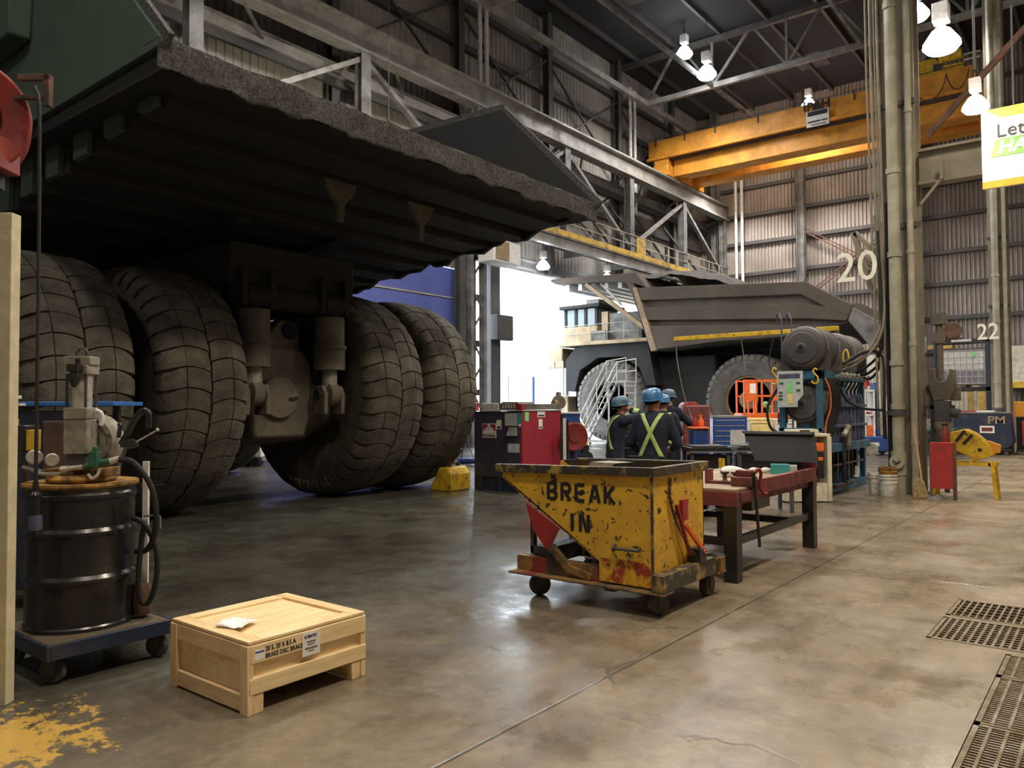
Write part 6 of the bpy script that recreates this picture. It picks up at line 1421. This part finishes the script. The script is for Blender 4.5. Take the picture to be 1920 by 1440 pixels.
# hoses between the column and the rig
for k, (pts, r, m, lab) in enumerate((
    ([(-3.62, 15.6, 5.2), (-3.55, 15.6, 4.2), (-3.50, 15.55, 3.4), (-3.60, 15.5, 2.9), (-3.85, 15.4, 2.52), (-4.2, 15.2, 2.33)], .024, 'flap', 'dusty hose sweeping from the column to the rig top, upper of the pale pair'),
    ([(-3.58, 15.6, 5.2), (-3.50, 15.6, 4.2), (-3.46, 15.5, 3.3), (-3.58, 15.45, 2.78), (-3.9, 15.4, 2.42), (-4.2, 15.35, 2.28)], .022, 'flap', 'dusty hose sweeping from the column to the rig top, lower of the pale pair'),
    ([(-3.56, 15.58, 4.9), (-3.53, 15.55, 3.8), (-3.52, 15.55, 3.0), (-3.6, 15.7, 2.6), (-3.9, 15.9, 2.35), (-4.15, 16.0, 2.25)], .026, 'blackr', 'black hose from the column to the gas bottles, topmost of the bundle'),
    ([(-3.54, 15.52, 4.6), (-3.51, 15.52, 3.5), (-3.51, 15.55, 2.85), (-3.62, 15.8, 2.45), (-3.9, 16.1, 2.25), (-4.12, 16.3, 2.22)], .026, 'blackr', 'black hose from the column to the gas bottles, second of the bundle'),
    ([(-3.55, 15.58, 3.2), (-3.56, 15.60, 2.6), (-3.7, 16.0, 2.3), (-3.95, 16.4, 2.15), (-4.12, 16.6, 2.2)], .026, 'blackr', 'black hose from the column to the gas bottles, lowest of the bundle'),
    ([(-4.1, 15.1, 2.40), (-3.8, 15.4, 2.62), (-3.58, 15.6, 2.6), (-3.50, 15.62, 2.3), (-3.52, 15.62, 1.6), (-3.51, 15.62, 1.0)], .034, 'blackr', 'thick black hose arching over and dropping beside the column'),
    ([(-4.14, 14.9, 2.05), (-4.06, 15.1, 1.75), (-3.85, 15.3, 1.58), (-3.6, 15.5, 1.54), (-3.50, 15.56, 1.54)], .024, 'blackr', 'black hose sagging across to the column below the bundle'))):
    hose(pts, r, m, lab, 'hose', 'hoses between the column and the rig')
MB().tube([(-3.42, 15.62, 5.4), (-3.42, 15.60, .55)], .035, 8).build('riser_pipe', MT['blackr'], label='black riser pipe down the left flange of the numbered column', cat='pipe')

# ---- by the foot of the column
def bucket(loc, lab, m='bucket'):
    t = T('bucket', lab, 'bucket', loc)
    MB().lathe([(0, .004), (.125, .0), (.13, .01), (.15, .30), (.162, .30), (.162, .315), (.151, .315), (.152, .35), (.162, .35), (.162, .365), (.153, .365), (.154, .385), (.146, .385), (.125, .03), (0, .02)], n=32).build('pail', MT[m], t)
    MB().tube([(.165 * math.cos(a), .165 * math.sin(a), .30 - .16 * abs(math.sin(a)) * .2 - .04) for a in [math.pi * (1 + i / 12) for i in range(13)]], .005, 6).build('wire_handle', MT['chrome'], t)
    return t
bucket((-3.60, 15.30, 0), 'white bucket half hidden behind the stacked pair by the column')
bucket((-3.36, 15.10, 0), 'white bucket at the column foot holding a second dirty bucket')
bucket((-3.36, 15.10, .13), 'dirty bucket nested inside the front white bucket', 'ochre')
bo_ = T('broom', 'straw broom leaning upright against the pipes of the column', 'broom', (-2.80, 14.98, 0))
MB().prism([(-.13, 0), (.12, 0), (.13, .06), (.06, .30), (.02, .36), (-.04, .36), (-.09, .24), (-.135, .06)], (0, -.035, 0), (.8, .6, 0), (0, 0, 1), (-.04, .06, 0)).build('bristles', MT['straw'], bo_, .01)
MB().tube([(0, .02, .34), (-.15, .27, 1.25)], .016, 8).build('handle', MT['handle'], bo_)
rb = T('sign_stand', 'red box panel on a stand with a brown leg near the column', 'stand', (-2.48, 15.05, 0))
MB().box(-.17, .17, -.10, .08, .19, .98).build('red_box', MT['red'], rb, .006)
MB().box(.16, .20, -.06, .10, .0, .98).build('upright', MT['rust'], rb, .004)
MB().box(-.20, -.17, -.02, .04, 0, .95).cyl((-.15, .05, 0), (-.15, .05, .07), .14, .05, n=20).box(.02, .10, -.0, .05, .12, .2).build('grey_stand', MT['steel'], rb, .004)
hbk = T('hook_block', 'yellow crane hook block with black stripes lying on yellow trestles', 'hook block', (-2.15, 15.75, 0))
MB().prism([(-.42, .92), (-.30, 1.14), (-.05, 1.20), (.10, 1.12), (.28, .95), (.38, .78), (.30, .72), (.05, .62), (-.02, .72), (-.30, .86)], (0, -.16, 0), (1, 0, 0), (0, 0, 1), (0, .07, 0)).prism([(-.42, .92), (-.30, 1.14), (-.05, 1.20), (.10, 1.12), (.28, .95), (.38, .78), (.30, .72), (.05, .62), (-.02, .72), (-.30, .86)], (0, .10, 0), (1, 0, 0), (0, 0, 1), (0, .07, 0)).build('cheek_plates', MT['yellow'], hbk, .015)
MB().cyl((0, -.08, .92), (0, .10, .92), .2, n=24).build('sheave', MT['black'], hbk)
MB().bar((-.20, -.167, .98), (-.06, -.167, 1.17), .05, .008, (0, 1, 0)).bar((-.09, -.167, .93), (.05, -.167, 1.10), .05, .008, (0, 1, 0)).build('warning_stripe', MT['ink'], hbk)
MB().cyl((.16, -.175, .84), (.16, -.16, .84), .03, n=14).build('bolt', MT['black'], hbk)
MB().prism([(-.46, .86), (-.44, 1.02), (-.28, 1.06), (-.22, .90)], (0, .0, 0), (1, 0, 0), (0, 0, 1), (0, .08, 0)).prism([(.26, 1.0), (.46, .92), (.44, .78), (.32, .80)], (0, 0, 0), (1, 0, 0), (0, 0, 1), (0, .08, 0)).build('orange_lug', MT['crane'], hbk, .01)
tr = T('steel_trestle', 'yellow trestle stand carrying the crane hook block', 'trestle', (-2.15, 15.75, 0))
for x in (-.52, .34):
    for y in (-.18, .22): MB().bar((x + (-.04 if x < 0 else .05), y, 0), (x, y, .62), .055).build('leg', MT['yellow'], tr, .004)
MB().box(-.56, .40, -.20, -.14, .56, .62).box(-.56, .40, .18, .24, .56, .62).box(-.5, -.44, -.2, .24, .56, .62).box(.28, .34, -.2, .24, .56, .62).build('top_rail', MT['yellow'], tr, .004)

# ---- winch gear hung right of the column
wn = T('winch_yoke', 'dusty brown U-shaped yoke and machinery mounted right of the numbered column', 'winch', (-2.62, 16.0, 0))
MB().prism([(-.18, 2.30), (-.10, 2.30), (-.07, 2.10), (0, 2.04), (.10, 2.08), (.16, 2.28), (.22, 2.26), (.24, 1.92), (.16, 1.72), (-.12, 1.70), (-.18, 1.9)], (0, -.14, 0), (1, 0, 0), (0, 0, 1), (0, .22, 0)).build('yoke', MT['axle'], wn, .015)
MB().cyl((-.02, 0, 2.08), (-.02, 0, 3.25), .06, n=14).box(-.10, .06, -.08, .08, 2.75, 2.95).box(-.14, .1, -.1, .1, 3.1, 3.3).build('ram', MT['axle'], wn, .005)
MB().box(-.12, .14, -.12, .1, 1.30, 1.70).cyl((.12, -.02, 1.5), (.28, -.02, 1.46), .09, n=14).build('gear_motor', MT['steeld'], wn, .01)
MB().lathe([(.0, 1.02), (.07, 1.05), (.15, 1.22), (.17, 1.32), (0, 1.32)], n=18).build('funnel', MT['cast'], wn)
MB().box(.16, .30, -.1, .05, 1.7, 1.95).build('grease_box', MT['axle'], wn, .008)
MB().box(-.2, -.12, .0, .06, 0, 2.3).box(-.3, .2, -.0, .06, 1.55, 1.62).build('mast', MT['steeld'], wn)
ex = T('fire_extinguisher', 'dull red fire extinguisher hanging below the winch gear', 'extinguisher', (-2.50, 15.55, .80), 0)
MB().lathe([(0, 0), (.06, 0), (.065, .02), (.065, .36), (.03, .42), (.02, .45), (0, .45)], n=16).build('cylinder', MT['reel'], ex)
MB().box(-.06, .03, -.015, .015, .45, .49).build('valve_handle', MT['black'], ex)
MB().box(-.03, .03, .06, .40, .2, .26).build('bracket', MT['steeld'], ex)

# ================================================================ FAR GROUND
# rolling stair by the far truck
stt = T('rolling_stair', 'white rolling stair with handrails beside the far truck front wheel', 'stair', (-18.8, 28.35, 0))
for y in (0, .85): MB().bar((0, y, .15), (1.55, y, 2.75), .06, .16, (0, 1, 0)).build('stringer', MT['white'], stt)
for k in range(10):
    u = (k + .6) / 10.2
    MB().box(1.55 * u - .10, 1.55 * u + .12, .03, .82, .15 + 2.6 * u - .02, .15 + 2.6 * u + .02).build('tread', MT['white'], stt)
MB().box(1.5, 2.45, 0, .85, 2.68, 2.75).build('platform', MT['white'], stt)
for y in (0, .85):
    MB().tube([(-.05, y, .95), (1.5, y, 3.60), (2.45, y, 3.70)], .025, 6).tube([(-.05, y, .55), (1.5, y, 3.15), (2.45, y, 3.2)], .02, 6).build('handrail', MT['white'], stt)
    for x, z0, z1 in ((0, .15, 1.0), (.5, 1.0, 1.9), (1.0, 1.85, 2.75), (1.5, 2.7, 3.6), (2.45, 2.7, 3.7)): MB().cyl((x, y, z0), (x, y, z1), .022, n=6).build('baluster', MT['white'], stt)
    for x in (1.6, 2.4): MB().bar((x, y, .15), (x, y, 2.68), .06).build('leg', MT['white'], stt)
for k in range(8): MB().box(2.43, 2.47, .02, .83, .4 + .3 * k, .46 + .3 * k).build('rung', MT['white'], stt)
MB().box(0, 2.45, -.03, .03, .12, .2).box(0, 2.45, .82, .88, .12, .2).build('base_frame', MT['white'], stt)
for x in (.1, 2.35):
    for y in (0, .85): caster(stt, x, y, .075, .15, 'blackr')
# orange scissor lift
lf = T('scissor_lift', 'orange scissor lift basket in front of the far truck rear wheel', 'lift', (-8.75, 23.7, 0), RZ)
MB().box(-.85, .62, -.4, .4, 1.16, 1.42).box(-.65, .72, -.42, .42, 1.08, 1.20).build('platform', MT['orange'], lf, .01)
for z in (1.95, 2.42):
    for y in (-.4, .4): MB().box(-.78, .60, y - .02, y + .02, z - .025, z + .025).build('rail', MT['orange'], lf)
for x in (-.76, -.40, -.22, .36, .58):
    for y in (-.4, .4): MB().box(x - .025, x + .025, y - .02, y + .02, 1.42, 2.42).build('upright', MT['orange'], lf)
MB().box(-.74, -.36, -.43, -.41, 1.78, 2.36).build('gate_panel', MT['orange'], lf)
MB().box(-.60, -.42, -.44, -.43, 2.02, 2.32).build('notice', MT['paper'], lf)
MB().box(.10, .32, -.44, -.42, 1.80, 1.92).build('control_panel', MT['orange'], lf)
MB().ball((-.02, -.1, 1.68), .10, 12, 8).ball((.07, -.1, 1.60), .08, 10, 8).build('green_bag', MT['lgreen'], lf)
for a, b in (((-.7, .5), (.5, 1.08)), ((.5, .5), (-.7, 1.08))):
    for y in (-.3, .3): MB().bar((a[0], y, a[1]), (b[0], y, b[1]), .06, .09, (0, 1, 0)).build('scissor_arm', MT['steeld'], lf)
MB().box(-.9, .7, -.42, .42, .16, .5).build('chassis', MT['orange'], lf, .02)
for x in (-.6, .45):
    for y in (-.42, .42): MB().cyl((x, y - .06, .18), (x, y + .06, .18), .18, n=16).build('wheel', MT['blackr'], lf)
# blue cabinet and yellow cart behind the tank unit
bc = T('parts_cabinet', 'blue cabinet with white top edge right behind the red tank unit', 'cabinet', (-11.25, 16.65, 0), RZ)
MB().box(-.35, .22, -.3, .3, .1, 1.46).build('carcass', MT['blue'], bc, .01)
MB().box(-.37, .24, -.32, .32, 1.46, 1.50).build('top', MT['white'], bc, .005)
MB().box(-.37, .24, -.3, .3, 0, .1).build('plinth', MT['steeld'], bc)
yc = T('yellow_cart', 'yellow wheeled cart between the blue cabinet and the rolling stair', 'cart', (-12.25, 18.5, 0), RZ)
MB().prism([(-.2, .55), (.26, .55), (.22, 1.0), (.0, 1.32), (-.2, 1.32)], (0, -.3, 0), (1, 0, 0), (0, 0, 1), (0, .6, 0)).build('body', MT['yellow'], yc, .02)
MB().box(-.22, .28, -.32, .32, .40, .55).build('chassis', MT['black'], yc)
for x in (-.12, .2):
    for y in (-.33, .27): MB().cyl((x, y, .2), (x, y + .06, .2), .2, n=16).build('wheel', MT['blackr'], yc)
gb = T('junction_box', 'pale grey box on a post standing beyond the tank unit', 'box', (-12.85, 15.35, 0), RZ)
MB().box(-.24, .20, -.15, .15, 1.48, 1.74).build('casing', MT['cast'], gb, .02)
MB().box(-.05, .05, -.05, .05, 0, 1.48).box(-.2, .2, -.2, .2, 0, .03).build('post', MT['steeld'], gb)
# blue jack frame and little cart seen under the truck
jk = T('jack_stand', 'blue tubular jack frame on the floor beyond the outer tyre', 'jack', (-14.6, 16.5, 0), RZ)
MB().box(-.32, .32, -.3, .3, .10, .2).box(-.4, .4, -.06, .06, .04, .1).build('base', MT['blue'], jk, .01)
MB().tube([(-.25, 0, .2), (-.1, 0, .8), (.1, 0, .2), (.3, 0, .7)], .025, 6).build('brace_tubes', MT['blue'], jk)
for x in (-.36, .36): MB().cyl((x, -.06, .05), (x, .06, .05), .05, n=12).build('wheel', MT['blackr'], jk)
lc = T('floor_scrubber', 'small white machine on black wheels seen beneath the near truck', 'machine', (-19.4, 12.7, 0), RZ)
MB().box(-.25, .25, -.2, .2, .26, .62).box(-.12, .3, -.15, .15, .62, .72).build('housing', MT['white'], lc, .03)
for x in (-.22, .08): MB().cyl((x, -.22, .13), (x, .22, .13), .13, n=16).build('wheel', MT['blackr'], lc)
MB().box(-.28, .28, -.18, .18, .16, .26).build('chassis', MT['steel'], lc)
# outside the door
fn = T('yard_railing', 'thin dark railing outside the bright doorway', 'railing', (-27.5, 36.5, 0), RZ)
for x in (-1.3, -.25, .95, 2.2): MB().cyl((x, 0, 0), (x, 0, 1.65 if x > -1 else 3.5), .03, n=6).build('post', MT['steeld'], fn)
MB().tube([(-1.3, 0, 1.65), (2.4, 0, 1.65)], .03, 6).tube([(-1.3, 0, 3.4), (-.85, 0, 3.4), (.1, 0, 1.9)], .025, 6).build('rail', MT['steeld'], fn)
MB().cyl((-26.4, 35.3, 0), (-26.4, 35.3, 3.4), .085, n=12).box(-26.6, -26.2, 35.1, 35.5, 0, .04).build('gate_post', MT['blue'], label='bright blue post outside the doorway', cat='post')
sc_ = T('scrap_bin', 'dark skip with bars sticking out, outside by the far truck nose', 'skip', (-25.3, 36.0, 0), RZ)
MB().prism([(-.9, 0), (.9, 0), (1.15, 1.6), (.4, 1.72), (.2, 1.2), (-.5, 1.1), (-1.0, 1.3)], (0, -.6, 0), (1, 0, 0), (0, 0, 1), (0, 1.2, 0)).build('body', MT['steel'], sc_, .02)
for k, (x, dx, h) in enumerate(((-.7, 0, 2.3), (-.35, .05, 1.9), (.0, -.1, 2.5), (.2, -.3, 2.4), (.55, .1, 2.1))): MB().bar((x, 0, .8), (x + dx, 0, h), .05).build('scrap_bar', MT['steeld'], sc_)

# ---- PM bin, bench, rack and tote at the back right
pm = T('waste_skip', 'dark blue steel skip lettered PM on casters', 'skip', (-3.7, 29.85, 0))
MB().prism([(-.85, .22), (.72, .22), (.88, .42), (.78, 1.38), (-.85, 1.38)], (0, -.35, 0), (1, 0, 0), (0, 0, 1), (0, .7, 0)).build('bin_body', MT['navy'], pm, .02)
MB().box(-.88, .82, -.37, .37, 1.36, 1.41).build('rim', MT['steel'], pm, .005)
text('lettering', 'PM', .36, MT['tan'], pm, (.42, -.356, 1.13), (1, 0, 0), (0, 0, 1), .006, sx=1.1, bold=.004)
q = MB().box(-.05, .36, -.36, -.35, .72, .95).build('name_plate', MT['paper'], pm)
MB().box(.0, .31, -.364, -.36, .77, .90).build('print_block', MT['redd'], q)
MB().box(-.8, .8, -.33, .33, .14, .22).build('base', MT['black'], pm)
for x in (-.7, .66):
    for y in (-.27, .27): caster(pm, x, y, .075, .15)
for k, (x, m, lab) in enumerate(((-.45, 'red', 'red board lying on the lettered skip'), (.1, 'paper', 'white sheet lying on the lettered skip'))):
    MB().box(-.25, .25, -.2, .2, 0, .04).build('offcut', MT[m], label=lab, cat='board').location = (-3.7 + x, 29.8, 1.412)
bw = T('workbench', 'dark green-black bench with instruments left of the lettered skip', 'bench', (-4.85, 28.6, 0))
MB().box(-.7, .55, -.4, .4, .78, .88).build('bench_top', MT['dgreen'], bw, .01)
MB().box(-.65, .5, -.36, .36, .1, .78).build('cupboard', MT['black'], bw, .01)
MB().box(-.3, .45, -.2, .2, .88, 1.10).prism([(-.3, 1.1), (.45, 1.1), (.4, 1.18), (-.25, 1.18)], (0, -.2, 0), (1, 0, 0), (0, 0, 1), (0, .3, 0)).build('instrument', MT['steel'], bw, .01)
for x in (-.6, .45): MB().box(x - .05, x + .05, -.36, .36, 0, .1).build('foot', MT['steeld'], bw)
rk = T('pallet_rack', 'dark steel rack frame holding the caged tank', 'rack', (-4.7, 33.2, 0))
for x in (-.82, .84):
    for y in (-.5, .5): MB().box(x - .07, x + .07, y - .06, y + .06, 0, 4.02).build('upright', MT['navy'], rk)
for y in (-.5, .5):
    for z0, z1 in ((3.95, 4.07), (2.16, 2.3)): MB().box(-.9, .92, y - .06, y + .06, z0, z1).build('cross_beam', MT['black'], rk)
MB().box(-.3, .35, -.575, -.56, 3.98, 4.06).build('rack_label', MT['white'], rk)
ib = T('caged_tank', 'white caged liquid tank with a green sticker up on the rack', 'tank', (-4.65, 33.2, 2.30))
MB().box(-.68, .68, -.45, .45, .12, .62).build('filled_half', MT['ibcdk'], ib, .03)
MB().box(-.68, .68, -.45, .45, .63, 1.36).build('bottle', MT['ibc'], ib, .05)
for k in range(8): MB().box(-.70 + k * .197, -.675 + k * .197, -.48, -.455, .1, 1.38).build('cage_bar', MT['chrome'], ib)
for k in range(6): MB().box(-.70, .70, -.49, -.465, .12 + k * .245, .145 + k * .245).build('cage_bar', MT['chrome'], ib)
MB().box(-.72, .72, -.5, .5, .08, .12).box(-.7, -.5, -.48, .48, 0, .08).box(.5, .7, -.48, .48, 0, .08).box(-.1, .1, -.48, .48, 0, .08).build('pallet', MT['steel'], ib)
MB().box(.28, .42, -.50, -.49, 1.12, 1.28).build('green_sticker', MT['lgreen'], ib)
fa = T('cable_reel', 'rust-brown cable reel standing on top of the rack', 'reel', (-5.0, 32.9, 4.08))
MB().lathe([(0, -.12), (.30, -.14), (.32, -.10), (.18, -.07), (.18, .07), (.32, .10), (.30, .14), (0, .12)], (0, 0, .34), (.2, -1, 0), 28).build('spool', MT['rust'], fa)
MB().box(-.5, .3, -.1, .1, 0, .07).box(-.45, -.3, -.1, .1, .07, .2).build('reel_stand', MT['rust'], fa)
MB().box(-7.6, -5.45, 46.3, 46.5, .0, 2.85).build('wall_board', MT['board'], label='cream boards standing against the back wall under the rack', cat='boards', kind='stuff')
for k in range(11): MB().box(-7.6 + k * .2, -7.58 + k * .2, 46.27, 46.3, 0, 2.85).build('board_gap', MT['tan'], bpy.data.objects['wall_board'], world=True)
MB().box(-6.35, -6.15, 46.2, 46.3, 0, 2.7).box(-6.9, -6.2, 46.2, 46.3, 2.6, 2.75).box(-5.9, -5.5, 46.2, 46.3, .1, 2.6).build('pipe_bundle', MT['walkyel'], label='yellow uprights leaning before the cream boards', cat='posts')
sd = T('site_shed', 'cream ribbed shed wall seen between the rig and the column', 'shed', (-10.4, 45.2, 0))
MB().box(-1.6, 1.9, -.5, .5, 0, 3.0).prism([(-1.6, 3.0), (1.9, 3.0), (1.9, 3.4), (1.2, 4.4), (-1.2, 4.4)], (0, -.5, 0), (1, 0, 0), (0, 0, 1), (0, 1, 0)).build('wall_sheet', MT['board'], sd)
for k in range(17): MB().box(-1.58 + k * .2, -1.55 + k * .2, -.53, -.5, 0, 3.2).build('rib', MT['board'], sd)
MB().box(-2.1, 3.6, -.55, -.1, 4.55, 4.75).build('yellow_fascia', MT['walkyel'], sd)
MB().box(-4.6, -3.0, 45.8, 46.0, 2.6, 4.6).box(-4.6, -4.5, 45.8, 46, 0, 2.6).box(-3.1, -3, 45.8, 46, 0, 2.6).build('notice_wall', MT['board'], label='cream ribbed panel on posts beyond the column marked 22', cat='panel')
MB().box(-4.55, -3.05, 45.7, 45.8, 2.5, 2.8).build('guard_rail', MT['yellow'], label='yellow rail under the cream panel beyond the column marked 22', cat='rail')
bv = T('lift_truck', 'blue battery lift truck with a grey cabinet behind the rig', 'lift truck', (-6.4, 27.9, 0), RZ)
MB().box(-.75, .35, -.4, .4, .12, .62).build('chassis', MT['blue'], bv, .03)
for x in (-.5, .22): MB().cyl((x, -.44, .2), (x, -.36, .2), .2, n=18).build('wheel', MT['cast'], bv)
for x in (-.5, .22): MB().cyl((x, .36, .2), (x, .44, .2), .2, n=18).build('wheel', MT['cast'], bv)
MB().box(-.12, .16, -.25, .25, .62, 1.5).build('grey_cabinet', MT['cast'], bv, .05)
MB().box(-.22, -.16, -.2, .2, .62, 2.4).build('mast', MT['blue'], bv)
MB().box(-.6, -.25, -.41, -.40, .3, .42).build('white_marking', MT['white'], bv)
MB().box(-.62, -.57, -.2, .2, .62, 2.15).box(-.32, -.27, -.2, .2, .62, 2.15).box(-.62, -.27, -.2, .2, 2.10, 2.16).box(-.62, -.27, -.2, .2, 1.3, 1.35).build('white_frame', MT['white'], bv)
MB().box(-.6, -.3, -.15, .15, .62, .98).build('orange_crate', MT['orange'], bv, .01)
MB().box(-.55, -.35, -.1, .1, 1.35, 1.42).tube([(-.5, 0, 2.2), (-.45, 0, 2.6), (-.38, 0, 2.3)], .07, 8).build('red_bundle', MT['red'], bv)
yb = T('parts_bin', 'orange-yellow bin over a dark base at the right picture edge', 'bin', (-2.55, 32.2, 0))
MB().box(-.45, .8, -.5, .5, 1.22, 1.75).build('bin', MT['crane'], yb, .02)
MB().box(-.4, .75, -.45, .45, .1, 1.2).build('base', MT['black'], yb)
MB().box(-.42, .77, -.47, .47, 0, .1).build('foot', MT['steeld'], yb)
rc = T('red_cabinet', 'red cabinet on a pedestal right of the lettered skip', 'cabinet', (-2.35, 30.6, 0))
MB().box(-.3, .5, -.4, .4, .3, 1.1).build('carcass', MT['red'], rc, .01)
MB().box(-.2, .4, -.3, .3, 0, .3).build('pedestal', MT['steeld'], rc)
